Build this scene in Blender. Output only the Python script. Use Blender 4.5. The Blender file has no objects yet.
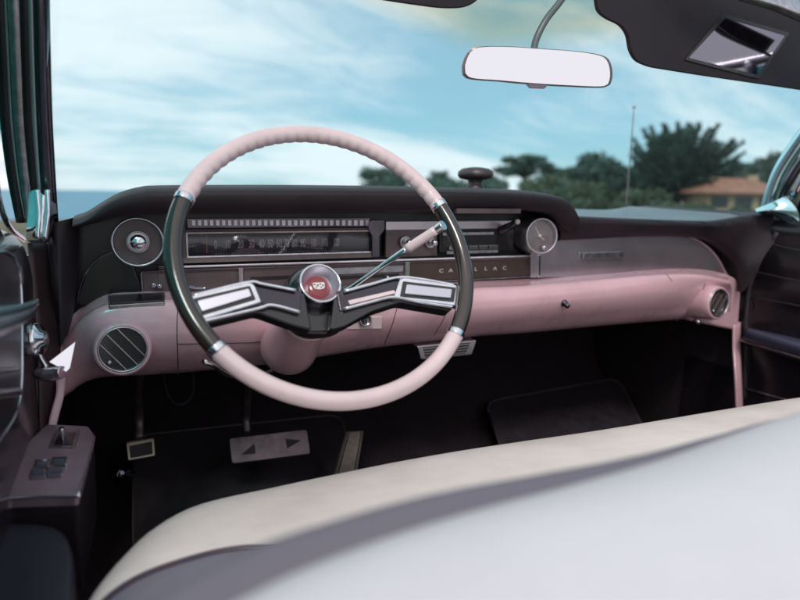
import bpy, bmesh, math, random
from mathutils import Vector as V, Matrix
from mathutils.bvhtree import BVHTree
import numpy as np
random.seed(7)
sc = bpy.context.scene
COL = sc.collection
# ------------------------------------------------------------------ camera
TH, PH, RO, FPX = math.radians(24.5), math.radians(9.97), math.radians(0.8), 600.0
CAM = V((0, 0, 1.05))
F = V((math.sin(TH)*math.cos(PH), math.cos(TH)*math.cos(PH), -math.sin(PH)))
R0 = V((math.cos(TH), -math.sin(TH), 0)); U0 = R0.cross(F)
R = R0*math.cos(RO) + U0*math.sin(RO)
U = U0*math.cos(RO) - R0*math.sin(RO)
LOCX, LOCY = 4.3, 3.6
cd = bpy.data.cameras.new('camera'); cam = bpy.data.objects.new('camera', cd); COL.objects.link(cam)
m = Matrix((R, U, -F)).transposed().to_4x4(); m.translation = CAM
cam.matrix_world = m
cd.sensor_width = 36; cd.lens = 27; cd.clip_start = 0.02; cd.clip_end = 20000
cd.dof.use_dof = True; cd.dof.focus_distance = 0.98; cd.dof.aperture_fstop = 2.8
sc.camera = cam
def ray(x, y): return F + R*((x-400)/FPX) - U*((y-300)/FPX)
def onY(x, y, Y): d = ray(x, y); return CAM + d*(Y/d.y)
def onX(x, y, X): d = ray(x, y); return CAM + d*(X/d.x)
def onZ(x, y, Z): d = ray(x, y); return CAM + d*((Z-CAM.z)/d.z)
def onP(x, y, p, n): d = ray(x, y); return CAM + d*((p-CAM).dot(n)/d.dot(n))

# ------------------------------------------------------------------ materials
def mat(name, base, rough=.5, metal=0., coat=0., bump=None, var=None, spec=.5, extra=None, sheen=0):
    mt = bpy.data.materials.new(name); mt.use_nodes = True
    nt = mt.node_tree; b = nt.nodes['Principled BSDF']
    b.inputs['Base Color'].default_value = (*base, 1)
    b.inputs['Roughness'].default_value = rough
    b.inputs['Metallic'].default_value = metal
    b.inputs['Coat Weight'].default_value = coat
    b.inputs['Coat Roughness'].default_value = .08
    b.inputs['Specular IOR Level'].default_value = spec
    b.inputs['Sheen Weight'].default_value = sheen
    tc = nt.nodes.new('ShaderNodeTexCoord')
    if var:                       # (scale, amount, detail) mottled wear of the base colour
        s, a = var[0], var[1]
        n = nt.nodes.new('ShaderNodeTexNoise'); n.inputs['Scale'].default_value = s
        n.inputs['Detail'].default_value = 6; n.inputs['Roughness'].default_value = .6
        nt.links.new(tc.outputs['Object'], n.inputs['Vector'])
        cr = nt.nodes.new('ShaderNodeValToRGB')
        cr.color_ramp.elements[0].position = .3; cr.color_ramp.elements[1].position = .7
        cr.color_ramp.elements[0].color = (*[c*(1-a) for c in base], 1)
        cr.color_ramp.elements[1].color = (*[min(1, c*(1+a)) for c in base], 1)
        if len(var) > 2: cr.color_ramp.elements[0].color = (*var[2], 1)
        nt.links.new(n.outputs['Fac'], cr.inputs['Fac']); nt.links.new(cr.outputs['Color'], b.inputs['Base Color'])
        rr = nt.nodes.new('ShaderNodeMapRange'); rr.inputs['To Min'].default_value = max(0.02, rough*.75); rr.inputs['To Max'].default_value = min(1, rough*1.3)
        nt.links.new(n.outputs['Fac'], rr.inputs['Value']); nt.links.new(rr.outputs['Result'], b.inputs['Roughness'])
    if bump:                      # (scale, strength, kind)
        kind = bump[2] if len(bump) > 2 else 'noise'
        if kind == 'voronoi':
            n2 = nt.nodes.new('ShaderNodeTexVoronoi'); out = n2.outputs['Distance']
        else:
            n2 = nt.nodes.new('ShaderNodeTexNoise'); n2.inputs['Detail'].default_value = 5; out = n2.outputs['Fac']
        n2.inputs['Scale'].default_value = bump[0]
        if kind == 'brushed':
            mp = nt.nodes.new('ShaderNodeMapping'); mp.inputs['Scale'].default_value = (.03, 1, 1)
            nt.links.new(tc.outputs['Object'], mp.inputs['Vector']); nt.links.new(mp.outputs['Vector'], n2.inputs['Vector'])
        else: nt.links.new(tc.outputs['Object'], n2.inputs['Vector'])
        bp = nt.nodes.new('ShaderNodeBump'); bp.inputs['Strength'].default_value = bump[1]; bp.inputs['Distance'].default_value = .001
        nt.links.new(out, bp.inputs['Height']); nt.links.new(bp.outputs['Normal'], b.inputs['Normal'])
    return mt
PINK = mat('pink_paint', (.66, .405, .46), .28, coat=.55, var=(9, .10), bump=(700, .08))
PINKP = mat('pink_plastic', (.74, .575, .59), .32, coat=.3, var=(25, .06), bump=(300, .05))
CHROME = mat('chrome', (.72, .72, .76), .12, 1, var=(60, .12))
CHROMED = mat('worn_chrome', (.48, .45, .48), .3, 1, var=(80, .25))
DCHROME = mat('dark_chrome', (.16, .14, .17), .2, 1, var=(30, .2))
SATIN = mat('satin_aluminium', (.62, .60, .66), .38, 1, bump=(900, .15, 'brushed'))
BRUSH = mat('brushed_dark_metal', (.60, .53, .58), .32, .92, var=(2.5, .22))
VINYL = mat('black_vinyl', (.017, .010, .015), .5, var=(12, .3), bump=(1400, .35, 'voronoi'), spec=.35)
VINYLG = mat('glossy_black_vinyl', (.014, .011, .015), .27, var=(8, .3), bump=(500, .1))
DARKP = mat('black_plastic', (.012, .010, .013), .22, coat=.4, bump=(200, .05))
BROWN = mat('brown_enamel', (.115, .085, .088), .42, .25, var=(30, .2), bump=(500, .1))
CHROMEC = mat('sky_tinted_chrome', (.50, .80, .86), .22, 1)  # cyan of the reflected sky put into the base colour
GRIPD = mat('dark_brown_grip', (.026, .015, .011), .2, coat=.8, var=(12, .25), bump=(300, .02))
CREAM = mat('cream_leather', (.80, .735, .70), .5, var=(9, .04, (.72, .63, .585)), bump=(45, 1.0))
WHITEV = mat('white_vinyl', (.66, .645, .665), .42, var=(3, .05, (.60, .575, .60)), bump=(420, .3, 'voronoi'))
GREYV = mat('shaded_insert_vinyl', (.21, .195, .24), .45, var=(6, .15), bump=(420, .3, 'voronoi'))
CARPET = mat('black_carpet', (.038, .028, .035), .95, var=(160, .3), bump=(900, 1.0), spec=.1, sheen=.02)
RUBBER = mat('black_rubber', (.032, .024, .031), .6, var=(30, .3), bump=(600, .2))
RUBT = mat('taupe_rubber', (.30, .25, .23), .55, var=(60, .2))
LAMPW = mat('ivory_print', (.42, .36, .36), .5)
WHITE = mat('white_reflector', (.80, .80, .78), .3, coat=.3)
RED = mat('red_enamel', (.20, .012, .022), .2, coat=.8)
DIAL = mat('dial_black', (.014, .012, .016), .3, coat=.6)
FACE = mat('dial_grey', (.26, .22, .21), .4, .3, var=(70, .15))
MIRR = mat('mirror_glass', (.80, .78, .83), .03, 1)
MIRD = mat('dim_mirror_glass', (.21, .20, .24), .06, 1, bump=(30, .04))
PADB = mat('dark_blue_vinyl', (.020, .022, .032), .33, var=(6, .2), bump=(500, .2))
COWL = mat('sky_sheen_dash_top_vinyl', (.105, .12, .13), .28, var=(9, .15), bump=(900, .2))  # sky sheen on the pad top put into this grey base colour

def glass_mat():
    mt = bpy.data.materials.new('windscreen_glass'); mt.use_nodes = True
    nt = mt.node_tree; nt.nodes.clear()
    out = nt.nodes.new('ShaderNodeOutputMaterial')
    tr = nt.nodes.new('ShaderNodeBsdfTransparent'); gl = nt.nodes.new('ShaderNodeBsdfGlossy'); gl.inputs['Roughness'].default_value = .02
    df = nt.nodes.new('ShaderNodeBsdfDiffuse'); df.inputs['Color'].default_value = (.55, .62, .62, 1)
    tc = nt.nodes.new('ShaderNodeTexCoord'); sp = nt.nodes.new('ShaderNodeSeparateXYZ')
    nt.links.new(tc.outputs['Object'], sp.inputs['Vector'])
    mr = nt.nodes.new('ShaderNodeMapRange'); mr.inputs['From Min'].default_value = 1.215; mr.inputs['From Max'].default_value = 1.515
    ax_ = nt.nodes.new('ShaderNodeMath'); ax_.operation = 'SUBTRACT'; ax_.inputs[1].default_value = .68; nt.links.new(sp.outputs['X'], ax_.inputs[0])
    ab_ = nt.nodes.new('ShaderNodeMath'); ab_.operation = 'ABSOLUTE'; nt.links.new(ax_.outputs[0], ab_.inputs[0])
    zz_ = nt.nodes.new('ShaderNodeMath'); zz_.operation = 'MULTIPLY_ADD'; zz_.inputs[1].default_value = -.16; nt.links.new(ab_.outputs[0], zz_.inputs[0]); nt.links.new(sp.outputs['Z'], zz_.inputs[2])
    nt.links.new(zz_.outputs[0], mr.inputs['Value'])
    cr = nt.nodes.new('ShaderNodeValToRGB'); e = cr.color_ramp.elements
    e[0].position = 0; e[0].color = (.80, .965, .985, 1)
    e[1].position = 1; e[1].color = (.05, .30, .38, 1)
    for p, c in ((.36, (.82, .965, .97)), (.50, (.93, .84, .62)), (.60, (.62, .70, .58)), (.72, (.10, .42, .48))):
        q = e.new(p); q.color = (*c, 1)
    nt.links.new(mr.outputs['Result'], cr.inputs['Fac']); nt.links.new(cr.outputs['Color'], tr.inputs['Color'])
    lw = nt.nodes.new('ShaderNodeLayerWeight'); lw.inputs['Blend'].default_value = .5
    pw = nt.nodes.new('ShaderNodeMath'); pw.operation = 'POWER'; pw.inputs[1].default_value = 5; nt.links.new(lw.outputs['Facing'], pw.inputs[0])
    fr = nt.nodes.new('ShaderNodeMath'); fr.operation = 'MULTIPLY_ADD'; fr.inputs[1].default_value = .5; fr.inputs[2].default_value = .02; nt.links.new(pw.outputs[0], fr.inputs[0])
    m1 = nt.nodes.new('ShaderNodeMixShader'); m2 = nt.nodes.new('ShaderNodeMixShader')
    nz = nt.nodes.new('ShaderNodeTexNoise'); nz.inputs['Scale'].default_value = 7; nz.inputs['Detail'].default_value = 8
    nt.links.new(tc.outputs['Object'], nz.inputs['Vector'])
    dr = nt.nodes.new('ShaderNodeMapRange'); dr.inputs['To Min'].default_value = .02; dr.inputs['To Max'].default_value = .09
    nt.links.new(nz.outputs['Fac'], dr.inputs['Value'])
    nt.links.new(dr.outputs['Result'], m1.inputs['Fac'])
    nt.links.new(tr.outputs[0], m1.inputs[1]); nt.links.new(df.outputs[0], m1.inputs[2])
    nt.links.new(fr.outputs[0], m2.inputs['Fac'])
    nt.links.new(m1.outputs[0], m2.inputs[1]); nt.links.new(gl.outputs[0], m2.inputs[2])
    nt.links.new(m2.outputs[0], out.inputs['Surface'])
    return mt
GLASS = glass_mat()
def clear_glass(name, col, refl=.7):
    mt = bpy.data.materials.new(name); mt.use_nodes = True
    nt = mt.node_tree; nt.nodes.clear()
    out = nt.nodes.new('ShaderNodeOutputMaterial')
    tr = nt.nodes.new('ShaderNodeBsdfTransparent'); tr.inputs[0].default_value = (*col, 1)
    gl = nt.nodes.new('ShaderNodeBsdfGlossy'); gl.inputs['Roughness'].default_value = .04
    lw = nt.nodes.new('ShaderNodeLayerWeight'); lw.inputs['Blend'].default_value = .5
    pw = nt.nodes.new('ShaderNodeMath'); pw.operation = 'POWER'; pw.inputs[1].default_value = 4; nt.links.new(lw.outputs['Facing'], pw.inputs[0])
    fr = nt.nodes.new('ShaderNodeMath'); fr.operation = 'MULTIPLY_ADD'; fr.inputs[1].default_value = refl; fr.inputs[2].default_value = .04; nt.links.new(pw.outputs[0], fr.inputs[0])
    mx = nt.nodes.new('ShaderNodeMixShader')
    nt.links.new(fr.outputs[0], mx.inputs[0]); nt.links.new(tr.outputs[0], mx.inputs[1]); nt.links.new(gl.outputs[0], mx.inputs[2])
    nt.links.new(mx.outputs[0], out.inputs[0])
    return mt
LENS = clear_glass('instrument_lens', (.9, .88, .9))
SIDEG = clear_glass('green_side_glass', (.24, .60, .60), .15)

# ------------------------------------------------------------------ object helpers
def empty(name, loc, label, cat, group=None):
    o = bpy.data.objects.new(name, None); COL.objects.link(o); o.location = loc; o.empty_display_size = .05
    o['label'] = label; o['category'] = cat
    if group: o['group'] = group
    return o
def tag(o, label=None, cat=None, group=None, kind=None):
    for k, v in (('label', label), ('category', cat), ('group', group), ('kind', kind)):
        if v: o[k] = v
    return o
def obj(name, verts, faces, mt, parent=None, smooth=True, bevel=0, bseg=2, solid=0, sub=0, label=None):
    me = bpy.data.meshes.new(name); me.from_pydata([tuple(v) for v in verts], [], [tuple(f) for f in faces]); me.update()
    bm = bmesh.new(); bm.from_mesh(me); bmesh.ops.recalc_face_normals(bm, faces=bm.faces); bm.to_mesh(me); bm.free()
    me.materials.append(mt)
    for p in me.polygons: p.use_smooth = smooth and len(p.vertices) <= 4
    o = bpy.data.objects.new(name, me); COL.objects.link(o)
    if parent:
        o.parent = parent
        if parent.type == 'EMPTY': o.matrix_parent_inverse = Matrix.Translation(-parent.location)
    if solid:
        s = o.modifiers.new('s', 'SOLIDIFY'); s.thickness = solid; s.offset = 0
    if bevel:
        b = o.modifiers.new('b', 'BEVEL'); b.width = bevel; b.segments = bseg; b.limit_method = 'ANGLE'; b.angle_limit = math.radians(40)
        b.harden_normals = True
    if sub:
        s = o.modifiers.new('u', 'SUBSURF'); s.levels = s.render_levels = sub
    if label: o['label'] = label
    return o
class MB:                                   # collects pieces of ONE part
    def __init__(s): s.v = []; s.f = []
    def add(s, vf):
        b = len(s.v); s.v += [V(q) for q in vf[0]]; s.f += [tuple(i+b for i in f) for f in vf[1]]; return s
    def build(s, name, mt, parent=None, **k): return obj(name, s.v, s.f, mt, parent, **k)
def cr_spline(pts, n, closed=False):
    P = [V(p) for p in pts]; m = len(P); out = []
    if m == 1: return P*n
    L = [0]
    segs = m if closed else m-1
    for i in range(segs): L.append(L[-1] + max(1e-6, (P[(i+1) % m]-P[i]).length))
    for k in range(n):
        t = L[-1]*k/(n if closed else n-1)
        i = 0
        while i < segs-1 and L[i+1] < t: i += 1
        u = min(1, (t-L[i])/(L[i+1]-L[i]))
        g = (lambda j: P[j % m]) if closed else (lambda j: P[min(max(j, 0), m-1)])
        a, b, c, d = g(i-1), g(i), g(i+1), g(i+2)
        if not closed:
            if i == 0: a = b*2-c
            if i == m-2: d = c*2-b
        out.append(0.5*((2*b) + (c-a)*u + (2*a-5*b+4*c-d)*u*u + (3*b-a-3*c+d)*u**3))
    return out
def loft(rows, nu=40, nv=6, sharp=False):
    rs = [cr_spline(r, nu) for r in rows]
    cols = []
    for i in range(nu):
        c = [r[i] for r in rs]
        cols.append(c if sharp else cr_spline(c, (len(rows)-1)*nv+1))
    k = len(cols[0]); vs = [p for c in cols for p in c]
    fs = [(i*k+j, i*k+j+1, (i+1)*k+j+1, (i+1)*k+j) for i in range(nu-1) for j in range(k-1)]
    return vs, fs
def lathe(c, ax, prof, n=48, cap=True):
    ax = V(ax).normalized(); t = V((0, 0, 1)) if abs(ax.z) < .9 else V((1, 0, 0))
    e1 = ax.cross(t).normalized(); e2 = ax.cross(e1); vs = []; fs = []
    for r, h in prof:
        for k in range(n):
            a = 2*math.pi*k/n; vs.append(V(c)+ax*h+(e1*math.cos(a)+e2*math.sin(a))*r)
    for j in range(len(prof)-1):
        for k in range(n): fs.append((j*n+k, j*n+(k+1) % n, (j+1)*n+(k+1) % n, (j+1)*n+k))
    if cap:
        fs.append(tuple(range(n))); fs.append(tuple((len(prof)-1)*n+k for k in range(n)))
    return vs, fs
def tube(pts, r, n=12, m=40, flat=None, smooth=True):
    P = cr_spline(pts, m) if smooth else [V(p) for p in pts]
    rr = r if isinstance(r, (list, tuple)) else [r]
    m = len(P); vs = []; fs = []; up = None
    for i, p in enumerate(P):
        t = (P[min(i+1, m-1)]-P[max(i-1, 0)]).normalized()
        if up is None:
            up = V((0, 0, 1)) if abs(t.z) < .9 else V((1, 0, 0))
        a = (up - t*up.dot(t)).normalized(); up = a; b = t.cross(a)
        x = i/(m-1)*(len(rr)-1); j = min(int(x), len(rr)-2) if len(rr) > 1 else 0
        R_ = rr[0] if len(rr) == 1 else rr[j]*(1-(x-j))+rr[j+1]*(x-j)
        for k in range(n):
            th = 2*math.pi*k/n; vs.append(p+(a*math.cos(th)*(flat or 1)+b*math.sin(th))*R_)
    for i in range(m-1):
        for k in range(n): fs.append((i*n+k, i*n+(k+1) % n, (i+1)*n+(k+1) % n, (i+1)*n+k))
    fs.append(tuple(range(n))); fs.append(tuple((m-1)*n+k for k in range(n)))
    return vs, fs
def prism(pts, d):                          # polygon of 3-D points extruded by vector d
    n = len(pts); vs = [V(p) for p in pts]+[V(p)+V(d) for p in pts]
    fs = [tuple(range(n)), tuple(range(n, 2*n))]+[(k, (k+1) % n, n+(k+1) % n, n+k) for k in range(n)]
    return vs, fs
def roundpoly(pts, r, n=4):
    out = []; m = len(pts)
    for i in range(m):
        p, a, b = V(pts[i]), V(pts[i-1]), V(pts[(i+1) % m])
        ra = min(r, (a-p).length*.45); rb = min(r, (b-p).length*.45)
        A = p+(a-p).normalized()*ra; B = p+(b-p).normalized()*rb
        for k in range(n+1):
            t = k/n; out.append(A*(1-t)**2+p*2*t*(1-t)+B*t*t)
    return out
def rect(tl, br, Y):                        # real upright rectangle on the plane Y from two picture corners
    a, b = onY(*tl, Y), onY(*br, Y)
    return [V((a.x, Y, a.z)), V((b.x, Y, a.z)), V((b.x, Y, b.z)), V((a.x, Y, b.z))]
def plate(name, tl, br, Y, th, mt, parent, r=.002, bevel=.0008, **k):
    v, f = prism(roundpoly(rect(tl, br, Y), r), (0, th, 0)); return obj(name, v, f, mt, parent, smooth=False, bevel=bevel, **k)
def poly(name, px, Y, th, mt, parent, r=.003, bevel=.001, **k):
    v, f = prism(roundpoly([onY(x, y, Y) for x, y in px], r), (0, th, 0)); return obj(name, v, f, mt, parent, smooth=False, bevel=bevel, **k)
def frame_ring(outer, inner, d):            # two loops of equal length -> a frame
    n = len(outer); vs = [V(p) for p in outer]+[V(p) for p in inner]+[V(p)+V(d) for p in outer]+[V(p)+V(d) for p in inner]
    fs = []
    for k in range(n):
        j = (k+1) % n
        fs += [(k, j, n+j, n+k), (2*n+k, 2*n+j, 3*n+j, 3*n+k), (k, j, 2*n+j, 2*n+k), (n+k, n+j, 3*n+j, 3*n+k)]
    return vs, fs
def text(s, at, size, d1, d2, mt, parent, ext=.0004, name='lettering', sx=1, space=1, thick=0):
    cu = bpy.data.curves.new('t', 'FONT'); cu.body = s; cu.size = size; cu.extrude = ext; cu.align_x = 'CENTER'; cu.align_y = 'CENTER'
    cu.space_character = space; cu.offset = thick
    o = bpy.data.objects.new('t', cu); COL.objects.link(o); bpy.context.view_layer.update()
    me = bpy.data.meshes.new_from_object(o.evaluated_get(bpy.context.evaluated_depsgraph_get()))
    bpy.data.objects.remove(o)
    d1 = V(d1).normalized(); d2 = V(d2).normalized(); d3 = d1.cross(d2)
    vs = [V(at)+d1*v.co.x*sx+d2*v.co.y+d3*v.co.z for v in me.vertices]; fs = [tuple(p.vertices) for p in me.polygons]
    return (vs, fs) if parent == 0 else obj(name, vs, fs, mt, parent, smooth=False)
def bvh(o):
    return BVHTree.FromPolygons([v.co for v in o.data.vertices], [tuple(p.vertices) for p in o.data.polygons])
def hit(b, x, y):
    d = ray(x, y).normalized(); l, n, i, t = b.ray_cast(CAM, d)
    if l is None: return onY(x, y, 1.0), V((0, -1, 0))
    return l, (n if n.dot(d) < 0 else -n)
# ================================================================== CAR BODY
body = empty('open_car', (0.68, 1.1, 0), 'open-topped vintage car body with black carpet, wrap-around windscreen and chrome pillars', 'car')
# carpeted floor and toe board
rows = []
for Y, z in ((1.22, .80), (1.52, .76), (1.58, .60), (1.54, .46), (1.34, .32), (1.0, .27), (.2, .30), (-.5, .30)):
    r = []
    for x in (-.16, -.05, .15, .4, .58, .66, .75, .95, 1.2, 1.5):
        h = .09*math.exp(-((x-.67)/.11)**2) if Y < 1.43 and z < .5 else .03*math.exp(-((x-.67)/.11)**2)
        r.append((x, Y-h*.5, z+h))
    rows.append(r)
v, f = loft(rows, 60, 8); obj('floor_carpet', v, f, CARPET, body)
# side kick panels (below the dashboard, inside of the front wings)
v, f = loft([[(-.155, 1.75, .2), (-.155, 1.25, .25), (-.155, .98, .25)], [(-.14, 1.75, .95), (-.14, 1.25, .95), (-.14, 1.02, .95)]], 10, 6); obj('kick_panel', v, f, CARPET, body)
v, f = loft([[(1.47, 1.75, .2), (1.47, 1.25, .25), (1.47, .98, .25)], [(1.46, 1.75, .95), (1.46, 1.25, .95), (1.46, 1.02, .95)]], 10, 6); obj('kick_panel', v, f, CARPET, body)
# pink sill strips that run down from the ends of the dashboard
v, f = loft([[onY(55, 372, 1.0), onY(56, 392, .99), onY(48, 425, .97), onY(44, 470, .95)], [onY(66, 372, 1.0), onY(64, 395, .99), onY(56, 428, .97), onY(52, 470, .95)]], 20, 4)
obj('painted_door_jamb', v, f, PINK, body, solid=.006)
v, f = loft([[onY(733, 322, 1.04), onY(733, 350, 1.02), onY(735, 380, .99), onY(737, 430, .97)], [onY(740, 322, 1.04), onY(740, 350, 1.02), onY(741, 380, .99), onY(743, 430, .97)]], 20, 4)
obj('painted_door_jamb', v, f, PINK, body, solid=.006)
# outer bonnet and wings beyond the screen, just under eye level
v, f = loft([[(-.2, 1.36, .86), (.68, 1.42, .88), (1.56, 1.36, .86)], [(-.25, 1.8, .87), (.68, 1.8, .90), (1.6, 1.8, .87)], [(-.22, 3.2, .80), (.68, 3.3, .84), (1.58, 3.2, .80)], [(-.2, 3.3, .5), (.68, 3.4, .5), (1.55, 3.3, .5)]], 40, 8)
obj('bonnet', v, f, PINK, body, solid=.01)
# windscreen: a wrap-around sheet
bot = [(-.115, 1.02, 1.0), (-.10, 1.24, 1.0), (.15, 1.42, 1.0), (.68, 1.48, 1.0), (1.2, 1.42, 1.0), (1.45, 1.24, 1.0), (1.475, 1.02, 1.0)]
mid = [(-.085, .96, 1.2), (-.06, 1.06, 1.2), (.18, 1.22, 1.2), (.68, 1.28, 1.2), (1.17, 1.22, 1.2), (1.42, 1.06, 1.2), (1.44, .93, 1.2)]
top = [(-.05, .84, 1.46), (-.0, .86, 1.46), (.22, .92, 1.46), (.68, .95, 1.46), (1.14, .92, 1.46), (1.36, .86, 1.46), (1.39, .80, 1.46)]
v, f = loft([bot, mid, top], 60, 8); obj('windscreen', v, f, GLASS, body, solid=0)
v, f = tube([(x, y-.01, z+.012) for x, y, z in top], .022, 12, 60, flat=.6); obj('windscreen_header', v, f, CHROMED, body)
# A pillars : bundle of chrome and dark strips
def strip(name, pxs, Ys, w, mt, parent, n=10, flat=.5):
    P = [onY(x, y, Y) for (x, y), Y in zip(pxs, Ys)]
    v, f = tube(P, w, n, 40, flat=None); return obj(name, v, f, mt, parent)
YL = (.93, .97, 1.0, 1.02, 1.03)
for dx, w, mt_, nm in ((46, .006, DCHROME, 'pillar_edge'), (41, .010, DCHROME, 'pillar_strip'), (33, .0075, SATIN, 'pillar_strip'), (26, .009, VINYLG, 'pillar_seal'), (17, .010, CHROMED, 'pillar_strip'), (9, .0055, SATIN, 'pillar_strip'), (3, .008, VINYLG, 'pillar_seal')):
    P = [(dx-2 if dx > 20 else dx-4, -30), (dx, 60), (dx+2+(46-dx)*.03, 120), (dx+5+(46-dx)*.12, 175), (dx+8+(46-dx)*.26, 222)]
    strip(nm, P, [y+.0015*(46-dx)*.1 for y in YL], w, mt_, body)
# chrome boot at the foot of the driver's pillar
v, f = loft([[onY(29, 192, 1.0), onY(36, 190, .98), onY(45, 196, .975), onY(50, 200, .99), onY(56, 204, 1.01)],
             [onY(28, 215, 1.0), onY(36, 214, .975), onY(44, 215, .97), onY(51, 214, .985), onY(57, 214, 1.01)],
             [onY(26, 236, 1.0), onY(36, 238, .975), onY(43, 240, .97), onY(48, 240, .99), onY(55, 220, 1.02)],
             [onY(28, 242, 1.02), onY(36, 243, 1.02), onY(43, 243, 1.02), onY(49, 242, 1.02), onY(56, 222, 1.03)]], 24, 6)
pf_ = obj('pillar_foot', v, f, CHROME, body)
for a_, b2, c_ in ((37, 39, 38), (47, 48, 45)):
    v, f = tube([onY(a_, 190, .978), onY(b2, 214, .971), onY(c_, 239, .968)], .0035, 10, 20); obj('foot_highlight_rib', v, f, CHROME, pf_)  # ribs added to give the chrome its vertical highlight streaks
# passenger pillar
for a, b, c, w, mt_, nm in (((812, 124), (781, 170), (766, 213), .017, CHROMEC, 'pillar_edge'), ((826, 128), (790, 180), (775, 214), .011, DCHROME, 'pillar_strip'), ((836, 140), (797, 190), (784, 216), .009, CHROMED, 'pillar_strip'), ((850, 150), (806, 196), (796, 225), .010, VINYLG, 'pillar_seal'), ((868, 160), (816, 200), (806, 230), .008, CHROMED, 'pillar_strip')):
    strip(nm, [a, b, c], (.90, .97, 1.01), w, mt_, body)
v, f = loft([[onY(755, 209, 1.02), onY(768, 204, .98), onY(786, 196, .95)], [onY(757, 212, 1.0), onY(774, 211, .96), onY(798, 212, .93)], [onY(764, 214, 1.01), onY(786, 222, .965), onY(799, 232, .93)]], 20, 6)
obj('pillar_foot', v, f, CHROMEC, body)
# aerial on the passenger side front wing
A0 = onY(626, 212, 1.75); A1 = onY(634, 107, 1.62)
v, f = tube([A0, A1], [.0030, .0016], 8, 12); ant = obj('aerial', v, f, CHROMED, body)
v, f = lathe(A1, (0, 0, 1), [(.001, -.005), (.005, -.003), (.006, 0), (.004, .004), (.001, .006)], 16); obj('aerial_tip', v, f, CHROMED, ant)
# black jamb trim between the pillar foot and the dashboard
v, f = loft([[onY(47, 222, 1.04), onY(50, 260, 1.02), onY(55, 310, 1.0), onY(59, 346, .99)], [onY(56, 222, 1.02), onY(58, 260, 1.0), onY(60, 310, .98), onY(61, 347, .98)], [onY(72, 218, 1.03), onY(70, 260, 1.02), onY(70, 310, 1.0), onY(66, 336, 1.0)], [onY(80, 216, 1.06), onY(78, 260, 1.05), onY(74, 310, 1.03), onY(67, 337, 1.02)]], 30, 6)
obj('jamb_trim', v, f, VINYL, body)
v, f = loft([[onY(28, 243, 1.02), onY(34, 300, 1.0), onY(38, 360, .98), onY(40, 440, .96)], [onY(47, 240, 1.05), onY(53, 300, 1.04), onY(60, 352, 1.02), onY(50, 440, .99)]], 20, 4)
obj('jamb_panel', v, f, mat('mauve_jamb_enamel', (.060, .034, .040), .5, var=(12, .3)), body, solid=.003)

# ================================================================== DASHBOARD
dash = empty('dashboard', (.68, 1.1, .75), 'two-tone dashboard, black padded brow over pink painted metal, full width under the windscreen', 'dashboard')
def rowY(px, Ys):
    if not isinstance(Ys, (list, tuple)): Ys = [Ys]*len(px)
    return [onY(x, y, Y) for (x, y), Y in zip(px, Ys)]
# padded brow: hump over the instruments
t = [(72, 220), (84, 216), (100, 206), (118, 196), (140, 189.5), (170, 187.5), (300, 187), (430, 188.5), (520, 191), (556, 194.5), (569, 199), (576, 208), (579, 217)]
face = [(76, 228), (90, 224), (105, 220), (122, 216), (143, 214), (175, 213), (300, 213), (430, 211), (515, 210), (545, 212), (557, 217), (564, 226), (572, 232)]
back = [(p.x, 1.36, p.z-.004) for p in rowY(t, 1.0)]
edge = rowY([(x, y+.5) for x, y in t], 1.0)
rows = [back, [V((p.x, 1.10, p.z+.004)) for p in rowY(t, 1.0)], [V((p.x, 1.02, p.z+.001)) for p in edge], [V((p.x, .995, p.z-.010)) for p in edge],
        rowY([(x, (y*.35+f_[1]*.65)) for (x, y), f_ in zip(t, face)], 1.0), rowY(face, 1.012), [V((p.x, 1.085, p.z-.002)) for p in rowY(face, 1.012)]]
v, f = loft(rows, 90, 6); obj('padded_brow', v, f, VINYL, dash)
# lower passenger pad
tp = [(560, 216), (600, 218), (650, 220), (700, 221.5), (720, 221), (745, 217), (770, 214), (788, 216)]
bp_ = [(560, 240), (600, 238), (650, 236), (690, 237), (712, 243), (735, 262), (742, 282), (745, 290)]
Yp = [1.03]*4+[1.03, 1.02, 1.0, .98]
e = rowY(tp, Yp)
rows = [[V((p.x-.0, 1.40, p.z+.012)) for p in e], [V((p.x, p.y+.06, p.z+.003)) for p in e], e, [V((p.x, p.y-.008, p.z-.010)) for p in e],
        rowY([((a[0]+b[0])/2, (a[1]+b[1])/2) for a, b in zip(tp, bp_)], [y-.004 for y in Yp]), rowY(bp_, [y+.01 for y in Yp]), [V((p.x, 1.09, p.z)) for p in rowY(bp_, 1.05)]]
v, f = loft(rows, 70, 6); obj('padded_brow', v, f, VINYL, dash, label='lower black pad on the passenger side of the dashboard')
rows = [[V((p.x, 1.40, p.z+.018)) for p in e[:6]], [V((p.x, p.y+.035, p.z+.0065)) for p in e[:6]], [V((p.x, p.y+.012, p.z+.001)) for p in e[:6]]]
v, f = loft(rows, 40, 5); obj('dash_top', v, f, COWL, dash)
# black backing of the instrument binnacle
poly('binnacle', [(64, 224), (110, 205), (560, 205), (590, 232), (590, 262), (531, 290), (300, 300), (120, 306), (78, 330), (66, 345)], 1.088, .03, VINYLG, dash, r=.01)
# dark glassy end cover by the driver's door
v, f = prism(roundpoly(cr_spline([onY(x, y, 1.062) for x, y in ((77, 304), (80, 288), (88, 270), (100, 258), (114, 251), (128, 256), (136, 272), (140, 292), (110, 298), (90, 306))], 40, True), .001, 1), (0, .02, 0)); ec = obj('end_cover', v, f, DARKP, dash, smooth=False, bevel=.003)
v, f = tube([onY(x, y, 1.06) for x, y in ((77, 304), (80, 288), (88, 270), (100, 258), (114, 251))], .0008, 8, 30); obj('trim_line', v, f, DCHROME, ec)
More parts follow.
